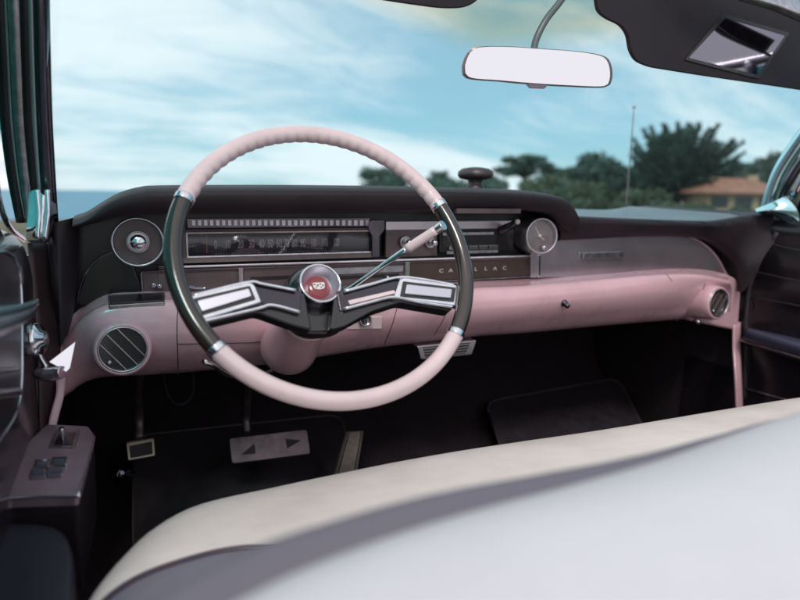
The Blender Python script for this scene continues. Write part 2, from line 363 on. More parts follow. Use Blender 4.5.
# brushed passenger panel with an arched end
arc = [(531, 278), (531, 236), (600, 235.5), (677, 236), (693, 238), (706, 245), (716, 255), (724, 268), (727, 276), (690, 270), (600, 276)]
v, f = prism([onY(x, y, 1.055) for x, y in arc], (0, .02, 0)); ap = obj('applique_panel', v, f, BRUSH, dash, smooth=False, bevel=.001)
v, f = tube([onY(x, y, 1.053) for x, y in ((600, 235.5), (640, 235.5), (677, 236), (693, 238), (706, 245), (716, 255), (724, 268), (728, 278))], .0018, 8, 50); obj('trim_line', v, f, CHROME, ap)
plate('panel_handle', (584, 253), (624, 257.5), 1.047, .006, CHROMED, ap, r=.001)
# pink lower dashboard
A_ = [(57, 338), (66, 322), (76, 312), (88, 303), (108, 293), (140, 291), (200, 291), (280, 290), (375, 285), (470, 281), (530, 278), (600, 273), (660, 268), (700, 268), (728, 273)]
YA = [1.05]*2+[1.07]*13
B_ = [(57, 348), (68, 334), (80, 322), (93, 313), (112, 305), (142, 302), (200, 301), (280, 299), (375, 294), (470, 289), (530, 286), (600, 280), (660, 275), (700, 275), (730, 281)]
YB = [1.035, 1.03, 1.015]+[1.0]*12
C_ = [(56, 362), (68, 352), (80, 345), (93, 338), (115, 335), (145, 334), (200, 331), (280, 327), (375, 318), (470, 309), (530, 304), (600, 297), (660, 291), (700, 290), (732, 292)]
YC = [1.03, 1.02, 1.01, .99, .982, .98, .98, .98, .98, .98, .98, .98, .985, .995, 1.01]
D_ = [(55, 382), (68, 376), (80, 370), (95, 364), (118, 362), (148, 361), (200, 358), (280, 351), (375, 338), (470, 327), (530, 321), (600, 314), (660, 308), (695, 306), (730, 308)]
YD = [1.035, 1.03, 1.025, 1.015, 1.01, 1.005, 1.005, 1.005, 1.005, 1.005, 1.005, 1.005, 1.01, 1.02, 1.03]
E_ = [(56, 402), (70, 393), (82, 384), (98, 378), (120, 376), (150, 375), (200, 371), (280, 363), (375, 348), (470, 337), (530, 332.5), (600, 326), (660, 321), (692, 319), (730, 320)]
YE = [1.06]*15
rows = [rowY(A_, YA), rowY([(a[0]*.3+b[0]*.7, a[1]*.3+b[1]*.7) for a, b in zip(A_, B_)], [1.035]*3+[1.018]*12), rowY([(x, y+1.5) for x, y in B_], [1.032, 1.02, 1.005]+[.990]*12), rowY(C_, YC), rowY(D_, YD), rowY(E_, YE), [V((p.x, 1.16, p.z+.005)) for p in rowY(E_, 1.06)]]
v, f = loft(rows, 120, 7); lower = obj('lower_panel', v, f, PINK, dash)
LB = bvh(lower)
def seam(pxs, w=.0007, name='panel_seam'):
    q_ = cr_spline([(x, y, 0) for x, y in pxs], 22); P = [hit(LB, p.x, p.y) for p in q_]; P = [p+n*.0002 for p, n in P]
    v, f = tube(P, w, 6, 30); obj(name, v, f, DARKP, lower)
seam([(178, 303), (177, 330), (178, 362), (178, 374)])
seam([(178, 344), (230, 343), (262, 341), (272, 330), (279, 322)])
seam([(397, 308), (392, 325), (386, 340), (384, 346)])
seam([(448, 306), (443, 320), (434, 335)])
seam([(666, 274), (672, 281)]); seam([(705, 283), (700, 298), (688, 312), (676, 321)])
# passenger end box of the dash
poly('end_housing', [(706, 272), (728, 274), (738, 279), (742, 290), (739, 331), (722, 328), (690, 321), (694, 300)], 1.035, .05, PINK, dash, r=.014, bevel=.012)
# vents
def vent(c, ax, r, depth, parent, knob=True, tilt=-.9, slat=None):
    slat = slat or CHROMED
    ax = V(ax).normalized(); t_ = V((0, 0, 1)); e1 = ax.cross(t_).normalized()*-1; e2 = e1.cross(ax)
    if e2.z < 0: e2 = -e2
    v, f = lathe(c, ax, [(r*1.30, -depth), (r*1.22, -.012), (r*1.16, 0), (r*1.07, .004), (r*.99, .003), (r*.96, -.004), (r*.94, -.03)], 48, cap=False)
    ho = obj('air_vent', v, f, PINK, parent)
    v, f = lathe(c, ax, [(r*1.0, .0), (r*1.0, .0042), (r*.95, .0048), (r*.92, .003), (r*.91, -.01)], 48, cap=False); obj('vent_ring', v, f, CHROMED, ho)
    v, f = lathe(c, ax, [(r*.94, -.0045), (r*.01, -.0046)], 32, cap=False); obj('vent_throat', v, f, DARKP, ho)
    for k in (-.52, -.05, .42):
        dx, dz = math.cos(tilt), math.sin(tilt); nx, nz = -dz, dx
        L = r*.92*math.sqrt(max(.05, 1-k*k))
        a = V(c)+(e1*(nx*k*r+dx*L)+e2*(nz*k*r+dz*L)); b = V(c)+(e1*(nx*k*r-dx*L)+e2*(nz*k*r-dz*L))
        v, f = prism([a+ax*.001, b+ax*.001, b+ax*.001+(e1*nx+e2*nz)*.0012, a+ax*.001+(e1*nx+e2*nz)*.0012], -ax*.006); obj('vent_slat', v, f, slat, ho, smooth=False)
    if knob:
        v, f = lathe(V(c)-e1*r*.55-e2*r*.5, ax, [(.003, -.004), (.003, .004), (.002, .006)], 16); obj('vent_knob', v, f, CHROME, ho)
    return ho
p, n = hit(LB, 123, 347)
vent(p+V((0, -.019, .001)), (.02, -1, .12), .0345, .03, dash)
vent(onY(718, 303, .975), (.03, -1, .05), .0345, .06, dash, tilt=.9, slat=BROWN)
v, f = lathe(onY(698, 322, 1.0), (0, -1, -.3), [(.006, -.01), (.006, .004), (.003, .006)], 16); obj('under_knob', v, f, CHROMED, dash)
# slot control left of the column, ignition, glovebox knob
def on_lower(name, pxq, up, th, mt_, r=.002, parent=lower, bevel=.0008):
    P = [hit(LB, x, y)[0] for x, y in pxq]; n = (P[1]-P[0]).cross(P[3]-P[0]).normalized()
    if n.dot(ray(300, 300)) > 0: n = -n
    c = sum(P, V())/4; P = [q-n*(q-c).dot(n) for q in P]
    v, f = prism([q+n*up for q in roundpoly(P, r)], -n*th); return obj(name, v, f, mt_, parent, smooth=False, bevel=bevel), c, n
so, c, n = on_lower('sliding_control', [(108, 299), (165, 296), (165, 306), (109, 310)], .007, .012, CHROMED)
on_lower('control_slot', [(110, 300.5), (163, 297.5), (163, 304.5), (111, 308)], .0078, .006, DARKP, parent=so)
v, f = tube([hit(LB, 125, 303)[0], hit(LB, 126, 297)[0]+V((0, -.012, 0))], .002, 8, 8); obj('control_lever', v, f, DARKP, so)
ig, c, n = on_lower('ignition_plate', [(347, 318), (382, 316), (381, 328), (346, 329)], .002, .006, PINKP, bevel=.001)
p, n = hit(LB, 364, 319); p = p+n*.001
v, f = lathe(p, n, [(.0125, 0), (.0125, .006), (.011, .009), (.009, .009), (.0085, .006), (.002, .006)], 32); lk = obj('ignition_lock', v, f, CHROMED, lower)
v, f = prism([p+n*.006+V((-.0012, 0, .006)), p+n*.006+V((.0012, 0, .006)), p+n*.006+V((.0012, 0, -.006)), p+n*.006+V((-.0012, 0, -.006))], n*.006); obj('keyway', v, f, DARKP, lk, smooth=False)
p, n = hit(LB, 564, 303)
v, f = lathe(p, n, [(.008, -.002), (.0075, .003), (.0045, .006), (.0055, .014), (.003, .016)], 24); obj('glovebox_knob', v, f, DCHROME, lower)
# under-dash grille
g0 = [onY(x, y, 1.03) for x, y in ((417, 346), (477, 340), (472, 355), (421, 360))]
v, f = prism(roundpoly(g0, .004), (0, .03, 0)); ug = obj('under_dash_grille', v, f, CHROMED, dash, smooth=False, bevel=.002)
gi = [onY(x, y, 1.029) for x, y in ((423, 347.5), (470, 342.5), (466, 353.5), (426, 357.5))]
v, f = prism(gi, (0, .004, 0)); obj('grille_recess', v, f, DARKP, ug, smooth=False)
b_ = MB()
for k in range(4):
    t_ = (k+.5)/4; a = gi[0].lerp(gi[3], t_); c = gi[1].lerp(gi[2], t_)
    b_.add(prism([a+V((0, -.003, .0011)), c+V((0, -.003, .0011)), c+V((0, -.003, -.0006)), a+V((0, -.003, -.0006))], (0, .004, 0)))
b_.build('grille_bars', CHROMED, ug, smooth=False)
# ---- instruments on the face
YF = 1.07
o = plate('indicator_strip', (187, 218.5), (370, 226.5), YF, .01, DCHROME, dash)
b_ = MB()
for k in range(30):
    x = 192+k*6; q = rect((x, 220.3), (x+3.4, 225.4), YF-.0012); b_.add(prism(q, (0, .002, 0)))
b_.build('indicator_lenses', BRUSH, o, smooth=False)
sp_o = rect((178, 230.5), (379, 262.5-0), YF-.004); sp_o = roundpoly(rect((178, 230), (378, 254.5), YF-.008), .004)
sp_i = roundpoly(rect((188, 234.5), (369, 250.2), YF-.008), .002)
def zfix(loop, zt, zb): return loop
ZT, ZB = onY(184, 229.5, YF).z, onY(184, 263, YF).z
X0, X1 = onY(178, 245, YF).x, onY(378, 240, YF).x
def rr_(x0, x1, z0, z1, Y, r): return roundpoly([V((x0, Y, z1)), V((x1, Y, z1)), V((x1, Y, z0)), V((x0, Y, z0))], r)
v, f = frame_ring(rr_(X0, X1, ZB, ZT, YF-.008, .004), rr_(X0+.014, X1-.012, ZB+.010, ZT-.006, YF-.002, .002), (0, .010, 0))
spd = obj('speedometer', v, f, BROWN, dash, smooth=False, bevel=.0012)
v, f = frame_ring(rr_(X0+.013, X1-.011, ZB+.009, ZT-.005, YF-.0035, .002), rr_(X0+.0155, X1-.0135, ZB+.0112, ZT-.0072, YF-.003, .002), (0, .003, 0)); obj('bezel', v, f, CHROMED, spd, smooth=False)
zi0, zi1 = ZB+.010, ZT-.006
v, f = prism([V((X0+.01, YF+.004, zi1)), V((X1-.008, YF+.004, zi1)), V((X1-.008, YF+.004, zi0)), V((X0+.01, YF+.004, zi0))], (0, .004, 0)); obj('dial_face', v, f, DIAL, spd, smooth=False)
nums = MB(); ticks = MB()
lx = lambda px: onY(px, 246, YF).x
labels_ = [('0', 216), ('10', 228), ('20', 241), ('30', 252), ('40', 262), ('50', 271), ('60', 279.5), ('70', 287), ('80', 295), ('90', 303.5), ('100', 314), ('110', 325.5), ('120', 337)]
zc = zi0+(zi1-zi0)*.47
for s, px in labels_:
    nums.add(text(s, (lx(px), YF+.0035, zc), .0205, (1, 0, 0), (0, 0, 1), None, 0, sx=.50 if len(s) < 3 else .36, thick=.0005))
nums.build('numerals', LAMPW, spd, smooth=False)
for k in range(49):
    a = lx(216)+(lx(337)-lx(216))*k/48; h = .0035 if k % 4 == 0 else .002
    ticks.add(prism([V((a-.0003, YF+.0035, zi0+.0050)), V((a+.0003, YF+.0035, zi0+.0050)), V((a+.0003, YF+.0035, zi0+.0050-h)), V((a-.0003, YF+.0035, zi0+.0050-h))], (0, .0006, 0)))
ticks.build('scale_ticks', LAMPW, spd, smooth=False)
v, f = prism([V((lx(207)-.0007, YF+.003, zi1-.004)), V((lx(207)+.0007, YF+.003, zi1-.004)), V((lx(207)+.0007, YF+.003, zi0+.005)), V((lx(207)-.0007, YF+.003, zi0+.005))], (0, .001, 0)); obj('needle', v, f, mat('needle_paint', (.45, .12, .06), .5), spd, smooth=False)
v, f = prism([V((X0+.012, YF-.001, zi1+.001)), V((X1-.010, YF-.001, zi1+.001)), V((X1-.010, YF-.001, zi0-.001)), V((X0+.012, YF-.001, zi0-.001))], (0, .0004, 0)); obj('lens', v, f, LENS, spd, smooth=False)
# chunky divider
o = poly('divider_bracket', [(371, 220), (385, 220), (385, 230), (380, 236), (380, 257), (372, 257), (372, 236), (368, 228)], YF-.010, .015, DCHROME, dash, r=.003, bevel=.0015)
# chrome mouldings
zA = onY(180, 266, YF).z; zA2 = onY(525, 255.5, YF).z
XA, XB = onY(158, 266, YF).x, onY(533, 255, YF).x
v, f = tube([V((XA, YF-.010, zA)), V((XB, YF-.010, zA2))], .0027, 12, 20); obj('chrome_moulding', v, f, CHROME, dash)
v, f = prism([V((XA, YF-.009, zA+.0016)), V((XB, YF-.009, zA2+.0016)), V((XB, YF-.009, zA2-.0018)), V((XA, YF-.009, zA-.0018))], (0, .018, 0)); obj('moulding_base', v, f, BROWN, dash, smooth=False)
v, f = prism([V((XA, YF-.009, zA-.004)), V((XB, YF-.009, zA2-.004)), V((XB, YF-.009, zA2-.0065)), V((XA, YF-.009, zA-.0065))], (0, .014, 0)); obj('brown_moulding', v, f, BROWN, dash, smooth=False, bevel=.0006)
# lower control band with frame
zt, zb = zA-.008, onY(144, 295, YF).z
XL, XR = onY(143, 283, YF).x, onY(531, 270, YF).x
v, f = prism(rr_(XL, XR, zb, zt, YF-.004, .002), (0, .012, 0)); band = obj('control_band', v, f, BROWN, dash, smooth=False, bevel=.001)
v, f = frame_ring(rr_(XL-.003, XR+.003, zb-.0030, zt+.0015, YF-.010, .003), rr_(XL, XR, zb, zt, YF-.007, .002), (0, .012, 0)); obj('band_frame', v, f, CHROMED, band, smooth=False, bevel=.0006)
def bandbox(name, px0, px1, t0, t1, mt_, dy=.006, th=.004, par=band, r=.0006):
    x0, x1 = onY(px0, 280, YF).x, onY(px1, 280, YF).x
    v, f = prism(rr_(x0, x1, zb+(zt-zb)*t0, zb+(zt-zb)*t1, YF-dy, r), (0, th, 0)); return obj(name, v, f, mt_, par, smooth=False, bevel=.0004)
for px in (240, 405): bandbox('divider', px-2.2, px+2.2, -.05, 1.05, CHROME, .012, .009)
bandbox('slot', 164, 230, .42, .60, DARKP, .0045, .003); bandbox('slot_plate', 158, 236, .12, .9, BROWN, .0052, .0035)
bandbox('slot', 250, 300, .42, .60, DARKP, .0045, .003)
bandbox('slot', 330, 398, .30, .46, DARKP, .0058, .003); bandbox('slide_plate', 320, 402, .55, .85, CHROMED, .0058, .003)
for px, tt in ((386, .28), (153, .45), (159, .4)):
    v, f = lathe(V((onY(px, 276, YF).x, YF-.004, zb+(zt-zb)*tt)), (0, -1, 0), [(.004, 0), (.0045, .006), (.002, .009)], 16); obj('slide_knob', v, f, CHROME, band)
v, f = tube([onY(186, 286, YF-.01), onY(196, 287.5, YF-.02), onY(206, 288, YF-.028)], [.0022, .003, .0024], 8, 12); obj('slide_lever', v, f, CHROME, band)
bx0, bx1 = onY(409, 270, YF).x, onY(527, 270, YF).x
v, f = prism(rr_(bx0, bx1, zb+.001, zt-.001, YF-.0065, .001), (0, .005, 0)); np_ = obj('name_plate', v, f, mat('bronze_enamel', (.062, .043, .036), .5, .3, var=(30, .15)), band, smooth=False, bevel=.0004)
ltr = MB()
for ch, px in zip('CADILLAC', (439.5, 449, 458, 465, 474, 484, 493, 502.5)):
    ltr.add(text(ch, (onY(px, 271, YF).x, YF-.0072, zb+(zt-zb)*.50), .0105, (1, 0, 0), (0, 0, 1), None, 0, sx=1.35, thick=.0001))
ltr.build('lettering', mat('letter_chrome', (.80, .76, .72), .35, .6), np_, smooth=False)
v, f = prism([V((XR+.001, YF-.020, zA2+.004)), V((XR+.010, YF-.020, zA2+.004)), V((XR+.013, YF-.020, zb-.004)), V((XR+.004, YF-.020, zb-.004))], (0, .03, 0)); obj('end_cap', v, f, CHROME, dash, smooth=False, bevel=.003)
# radio
rp = plate('radio', (440, 229), (513, 250), YF-.004, .012, DARKP, dash, r=.002)
plate('tuning_window', (443, 235.5), (496, 244), YF-.006, .004, DIAL, rp)
plate('window_edge', (443, 232.8), (494, 234.6), YF-.009, .004, CHROMED, rp, r=.0004)
for k in range(5):
    plate('push_button', (449.5+k*10, 246.5-k*.25), (458+k*10, 249.6-k*.25), YF-.014, .012, CHROME, rp, r=.0006)
plate('push_button_rail', (447, 251.4), (498, 252.6), YF-.010, .008, CHROMED, rp, r=.0004)
for px, py in ((405, 242), (430, 242)):
    c = onY(px, py, YF-.004)
    v, f = lathe(c, (0, -1, 0), [(.0115, -.004), (.0118, .003), (.0105, .004), (.0095, .002)], 32); k_ = obj('radio_knob', v, f, CHROMED, dash)
    v, f = lathe(c, (0, -1, 0), [(.0055, 0), (.0058, .014), (.0066, .018), (.006, .023), (.004, .0255), (.0005, .026)], 24); obj('knob_cap', v, f, CHROME, k_)
    for a in range(3): pass
plate('recess_panel', (386, 221.5), (512, 228.5), YF-.001, .008, BRUSH, dash)
plate('face_slot', (457, 208.5), (521, 213.5), .998, .02, BROWN, dash, r=.001)
plate('radio_surround', (386, 229.5), (437, 256), YF+.0015, .008, BROWN, dash)
# dark control lever by the clock
v, f = tube([onY(500, 231, YF), onY(508, 227, YF-.02), onY(517, 222, YF-.05)], [.011, .008, .006], 14, 20); hl = obj('dark_lever', v, f, DARKP, dash)
v, f = lathe(onY(517, 222, YF-.05), ray(517, 222).normalized()*-1+V((.4, 0, .1)), [(.0055, -.002), (.0055, .004), (.003, .006)], 20); obj('lever_tip', v, f, LAMPW, hl)
# round control dial at the left
def dial(c, r, parent, name, ax, face_mt):
    ax = V(ax).normalized()
    v, f = lathe(c, ax, [(r*1.02, -.05), (r*1.0, -.004), (r*1.0, .003), (r*.965, .0055), (r*.91, .004), (r*.885, -.004), (r*.86, -.010)], 64, cap=False); d = obj(name, v, f, SATIN, parent)
    v, f = lathe(c, ax, [(r*.88, -.006), (r*.005, -.0061)], 64, cap=False); obj('dial_face', v, f, face_mt, d)
    return d, ax
d, ax = dial(onY(138, 242, 1.05), .0395, dash, 'round_control_dial', (-.0, -1, .04), BROWN)
c = onY(138, 242, 1.05)
v, f = lathe(c, ax, [(.0185, -.009), (.018, -.002), (.016, .0), (.015, -.004)], 40); obj('inner_ring', v, f, CHROMED, d)
v, f = lathe(c, ax, [(.0095, -.008), (.010, .010), (.0125, .014), (.012, .020), (.008, .0235), (.001, .0245)], 40); obj('centre_knob', v, f, CHROME, d)
d, ax = dial(onY(541, 236, 1.03), .0375, dash, 'clock', (-.12, -1, .05), FACE)
c = onY(541, 236, 1.03)
e1 = ax.cross(V((0, 0, 1))).normalized()*-1; e2 = ax.cross(e1)
if e2.z < 0: e2 = -e2
if e1.x < 0: e1 = -e1
mk = MB()
for k in range(12):
    a = k*math.pi/6; u_ = e1*math.sin(a)+e2*math.cos(a); w_ = e1*math.cos(a)-e2*math.sin(a); b0 = c+ax*-.0072
    L = .005 if k % 3 else .008
    mk.add(prism([b0+u_*.030+w_*.0007, b0+u_*.030-w_*.0007, b0+u_*(.030-L)-w_*.0007, b0+u_*(.030-L)+w_*.0007], ax*.0006))
mk.build('hour_marks', LAMPW, d, smooth=False)
for nm, a, L, w in (('hour_hand', 2.2, .015, .0016), ('minute_hand', -.5, .022, .0011)):
    u_ = e1*math.sin(a)+e2*math.cos(a); w_ = e1*math.cos(a)-e2*math.sin(a); b0 = c-ax*.006
    v, f = prism([b0-u_*.003+w_*w, b0-u_*.003-w_*w, b0+u_*L-w_*w*.3, b0+u_*L+w_*w*.3], ax*.0006); obj(nm, v, f, WHITE, d, smooth=False)
v, f = lathe(c, ax, [(.004, -.007), (.004, -.003), (.001, -.002)], 20); obj('hand_boss', v, f, WHITE, d)
v, f = lathe(c-e2*.024+e1*.006, ax, [(.0045, -.007), (.0045, .004), (.003, .006), (.0005, .0065)], 20); obj('setting_knob', v, f, CHROME, d)
v, f = lathe(c, ax, [(.033, .001), (.02, .0025), (.001, .003)], 48, cap=False); obj('lens', v, f, LENS, d)
# ================================================================== SENSOR on the dash
s = empty('headlight_sensor', onY(475, 190, 1.18), 'dark bronze mushroom-shaped electric eye standing on top of the black dashboard brow', 'sensor')
c = onY(475, 190, 1.18); gr = mat('bronze_hammered', (.10, .082, .085), .42, .7, var=(40, .3))
v, f = lathe(c, (0, 0, 1), [(.022, -.006), (.021, .006), (.0165, .012), (.016, .020), (.020, .024)], 32); obj('stem', v, f, gr, s)
v, f = lathe(c, (0, 0, 1), [(.020, .022), (.036, .026), (.040, .032), (.039, .040), (.030, .047), (.012, .050), (.001, .0505)], 40); obj('head', v, f, gr, s)

# ================================================================== STEERING WHEEL
al = math.radians(33.2); WC = V((.2495, .771, .968)); E1 = V((1, 0, 0)); E2 = V((0, math.sin(al), math.cos(al))); N = V((0, -math.cos(al), math.sin(al)))
wheel = empty('steering_wheel', WC, 'large thin-rimmed steering wheel, pink above and below with dark brown side grips and chrome spokes', 'steering wheel')
def wl(x, y, d=0): q = onP(x, y, WC+N*d, N)-WC-N*d; return q.dot(E1), q.dot(E2)
def ang(x, y): a, b = wl(x, y); return math.atan2(b, a)
RR, TR = .2, .0115
def rim(a0, a1, name, mt_, scal=False, rs=1.0, n=120):
    vs = []; fs = []; m_ = 20
    for i in range(n+1):
        a = a0+(a1-a0)*i/n; rad = E1*math.cos(a)+E2*math.sin(a)
        for k in range(m_):
            t_ = 2*math.pi*k/m_; r = TR*rs
            inn = max(0, -math.cos(t_))**3*.9; bumps = abs(math.cos(a*RR/.0105*math.pi/1.55))*1.6 if scal else 0
            r *= 1+ .10*inn*bumps
            vs.append(WC+rad*(RR+r*math.cos(t_))+N*(r*1.02*math.sin(t_)))
    for i in range(n):
        for k in range(m_): fs.append((i*m_+k, i*m_+(k+1) % m_, (i+1)*m_+(k+1) % m_, (i+1)*m_+k))
    fs += [tuple(range(m_)), tuple(n*m_+k for k in range(m_))]
    return obj(name, vs, fs, mt_, wheel)
aTL, aTR, aBL, aBR = ang(183, 199), ang(447, 202), ang(208, 357), ang(458, 336)
rim(aTR, aTL, 'rim', PINKP, True, n=500)
rim(aBL, aBR, 'rim', PINKP, False, n=200)
rim(aTL, aBL+2*math.pi, 'rim_grip', GRIPD, rs=.99)
rim(aBR, aTR, 'rim_grip', GRIPD, rs=.99)
for a in (aTL, aTR, aBL, aBR): rim(a-.022, a+.022, 'rim_collar', CHROME, rs=1.09, n=6)
def wpoly(name, px, d, th, mt_, parent=wheel, r=.003, bevel=.0015):
    P = [WC+N*d+E1*a+E2*b for a, b in (wl(x, y, d) for x, y in px)]
    v, f = prism(roundpoly(P, r), -N*th); return obj(name, v, f, mt_, parent, smooth=False, bevel=bevel, bseg=3)
# left spoke
ARM = mat('smoked_chrome', (.035, .03, .04), .12, .6, coat=.6)
wpoly('spoke_bridge', [(292, 292), (302, 284), (340, 284), (348, 291), (352, 312), (343, 328), (330, 333), (308, 333), (295, 327), (288, 310)], -.036, .026, DARKP, r=.008, bevel=.006)
def spoke(outer, insert, arm, fin, under, lower_l):
    b_ = wpoly('spoke', under, -.012, .022, DARKP, r=.006, bevel=.005)
    wpoly('spoke_arm', arm, -.010, .014, ARM, b_, r=.004, bevel=.004)
    pl = wpoly('spoke_plate', outer, -.004, .012, CHROME, b_, r=.003, bevel=.002)
    wpoly('plate_groove', fin, -.0033, .003, DARKP, b_, r=.002, bevel=.0004)
    wpoly('plate_insert', insert, .0, .004, SATIN, b_, r=.002, bevel=.0012)
    for ln in lower_l:
        P = [WC+N*-.006+E1*a+E2*b for a, b in (wl(x, y, -.006) for x, y in ln)]
        v, f = tube(P, .0023, 8, 24); obj('spoke_moulding', v, f, CHROME, b_)
spoke([(187.5, 296), (250, 281.5), (255, 285), (262, 302), (198.5, 321)], [(197, 300.5), (249, 288), (252, 296), (202, 311.5)],
      [(250, 283), (262, 283.5), (302, 291), (300, 312), (262, 304)], [(193, 298.5), (250, 285.5), (256, 299.5), (200, 316)],
      [(195, 316), (252, 284), (305, 293), (312, 330), (292, 325), (256, 312), (202, 325)],
      [[(192, 296), (248, 282.5), (262, 284), (296, 290.5)], [(200, 322), (258, 308.5), (272, 305), (300, 312)]])
spoke([(400, 279), (405, 277.5), (460, 285), (457.5, 306), (394, 297)], [(407, 284), (452.5, 289), (451, 298), (405, 293.5)],
      [(336, 291), (396, 277.5), (402, 279), (394, 298), (340, 312)], [(403, 281), (456, 287.5), (454, 302), (400, 296.5)],
      [(334, 298), (398, 280), (456, 292), (452, 311), (400, 302), (372, 311), (345, 326), (330, 330)],
      [[(344, 291.5), (372, 284), (398, 277.5), (420, 279), (457, 285.5)], [(344, 309), (370, 302), (394, 297), (420, 302), (456, 307.5)]])
# pink reflection strip of the right arm put in as a thin pink plate
wpoly('spoke_reflection', [(348, 300.5), (394, 290), (396, 293), (350, 304.5)], -.0088, .002, PINKP, wheel, r=.001, bevel=.0004)
# hub
HK = -.028
a, b = wl(320, 284, HK+.012); HC = WC+E1*a+E2*b+N*(HK)
v, f = lathe(HC, N, [(.043, -.034), (.041, -.016), (.034, -.004), (.029, .0), (.0275, .001), (.01, .001)], 64); hub = obj('hub', v, f, DARKP, wheel)
v, f = lathe(HC, N, [(.0285, -.002), (.0288, .014), (.0280, .0165), (.0262, .0165), (.0250, .0145)], 64, cap=False); obj('hub_ring', v, f, CHROME, hub)
v, f = lathe(HC, N, [(.0252, .0150), (.0240, .0125), (.0185, .003), (.0165, .0018)], 64, cap=False); obj('hub_cup', v, f, SATIN, hub)
v, f = lathe(HC, N, [(.0178, .0015), (.0165, .0035), (.010, .0056), (.0005, .0062)], 48, cap=False); em = obj('horn_emblem', v, f, RED, hub)
cp = HC+N*.0058
v, f = prism(roundpoly([cp+E1*-.0085+E2*.0048, cp+E1*.0085+E2*.0048, cp+E1*.0072+E2*-.0040, cp+E2*-.0056, cp+E1*-.0072+E2*-.0040], .0018), N*.0012); crest = obj('crest', v, f, mat('crest_silver', (.75, .70, .68), .35, .5), em, smooth=False, bevel=.0004)
b_ = MB(); q = cp+N*.0013
for k, (x, y, w, h) in enumerate(((-.006, .002, .0030, .0018), (-.0018, .0005, .0026, .0026), (.002, .002, .003, .0016), (.0052, .0, .0022, .0026), (-.004, -.002, .003, .0012), (.0022, -.0026, .0034, .0012))):
    b_.add(prism([q+E1*(x-w/2)+E2*(y+h/2), q+E1*(x+w/2)+E2*(y+h/2), q+E1*(x+w/2)+E2*(y-h/2), q+E1*(x-w/2)+E2*(y-h/2)], N*.0003))
b_.build('crest_fields', mat('crest_enamel', (.16, .10, .12), .4), crest, smooth=False)
v, f = lathe(HC-N*.02+E2*-.004, N, [(.030, -.022), (.040, -.018), (.045, -.006), (.042, .006), (.034, .012)], 48); obj('hub_bowl', v, f, DARKP, hub)
# ================================================================== COLUMN
col = empty('steering_column', HC-N*.2, 'pink steering column with flared collar passing under the dashboard, gear lever on its right', 'steering column')
cc = HC-N*.045+E2*-.006+E1*.004
v, f = lathe(cc, N, [(.035, -.004), (.043, .004), (.045, .0), (.0445, -.006), (.041, -.020), (.038, -.04), (.0385, -.08), (.042, -.12), (.046, -.15), (.0475, -.178), (.046, -.186), (.03, -.188)], 56); obj('column_tube', v, f, PINK, col)
v, f = lathe(cc-N*.03, N, [(.0415, -.0), (.0425, -.002), (.0415, -.004)], 48, cap=False); obj('column_seam', v, f, PINKP, col)
L0 = onY(345, 292, .84); L1 = onY(388, 262, .80); L2 = onY(407, 249, .78); L3 = onY(436, 230, .755); L4 = onY(443.5, 225, .745)
v, f = tube([cc+V((.02, .02, 0)), L0, L1, L2], [.0055, .0045, .0042, .0048], 12, 30); lev = obj('gear_lever', v, f, CHROME, col)
v, f = tube([L2, L3], [.0070, .0066], 14, 10); obj('lever_sleeve', v, f, PINKP, lev)
v, f = tube([L3, L4], [.0062, .0072], 14, 6); obj('lever_cap', v, f, CHROME, lev)
# small signal lever behind the left spoke
v, f = tube([onY(285, 365, 1.02), onY(262, 374, .96), onY(232, 376, .89), onY(214, 366, .86), onY(203, 361, .85)], [.004, .003, .003, .0035], 8, 24); sl = obj('signal_lever', v, f, CHROME, col)

# ================================================================== PEDALS
pb = empty('brake_pedal', onY(270, 446, 1.22), 'wide metal brake pedal with two triangular cut-outs, hanging below the steering column', 'pedal')
Q = [onY(x, y, Y) for x, y, Y in ((229, 438, 1.22), (307, 429, 1.22), (311, 454, 1.19), (232, 464, 1.19))]
nn = (Q[1]-Q[0]).cross(Q[3]-Q[0]).normalized()
if nn.dot(F) > 0: nn = -nn
PM = mat('worn_pedal_metal', (.13, .10, .11), .38, .75, var=(25, .4), bump=(200, .2))
v, f = prism(roundpoly(Q, .007), -nn*.008); pad = obj('pedal_pad', v, f, PM, pb, smooth=False, bevel=.002)
def pq(u_, w_): return (Q[0].lerp(Q[1], u_)).lerp(Q[3].lerp(Q[2], u_), w_)
for tri in (((.12, .70), (.30, .32), (.30, .72)), ((.70, .28), (.70, .68), (.90, .42))):
    v, f = prism([pq(*t_)+nn*.0006 for t_ in tri], -nn*.003); obj('cut_out', v, f, VINYL, pad, smooth=False)
v, f = tube([onY(247, 434, 1.235), onY(246, 415, 1.25), onY(248, 385, 1.22), onY(250, 350, 1.15)], .009, 10, 24, flat=.6); obj('pedal_arm', v, f, PM, pb)
pp = empty('parking_brake_pedal', onY(140, 450, 1.2), 'small square parking brake pedal with bright edge, far left of the footwell', 'pedal')
Q = [onY(x, y, Y) for x, y, Y in ((126, 443, 1.2), (154, 438, 1.2), (155.5, 456, 1.18), (128, 461, 1.18))]
v, f = prism(roundpoly(Q, .004), (0, .010, 0)); fr = obj('pedal_frame', v, f, mat('brass_edge', (.36, .28, .22), .4, .8), pp, smooth=False, bevel=.0015)
Q2 = [onY(x, y, Y) for x, y, Y in ((129, 446, 1.196), (152, 441.5, 1.196), (152.5, 453.5, 1.18), (130.5, 458, 1.18))]
v, f = prism(Q2, (0, .006, 0)); rb = obj('pedal_rubber', v, f, RUBBER, fr, smooth=False, bevel=.001)
v, f = tube([onY(139, 440, 1.22), onY(139, 418, 1.24), onY(138, 395, 1.22), onY(140, 360, 1.15)], .0095, 10, 24, flat=.5); obj('pedal_arm', v, f, PM, pp)
FR_ = mat('dark_rubber_pad', (.03, .024, .022), .6)
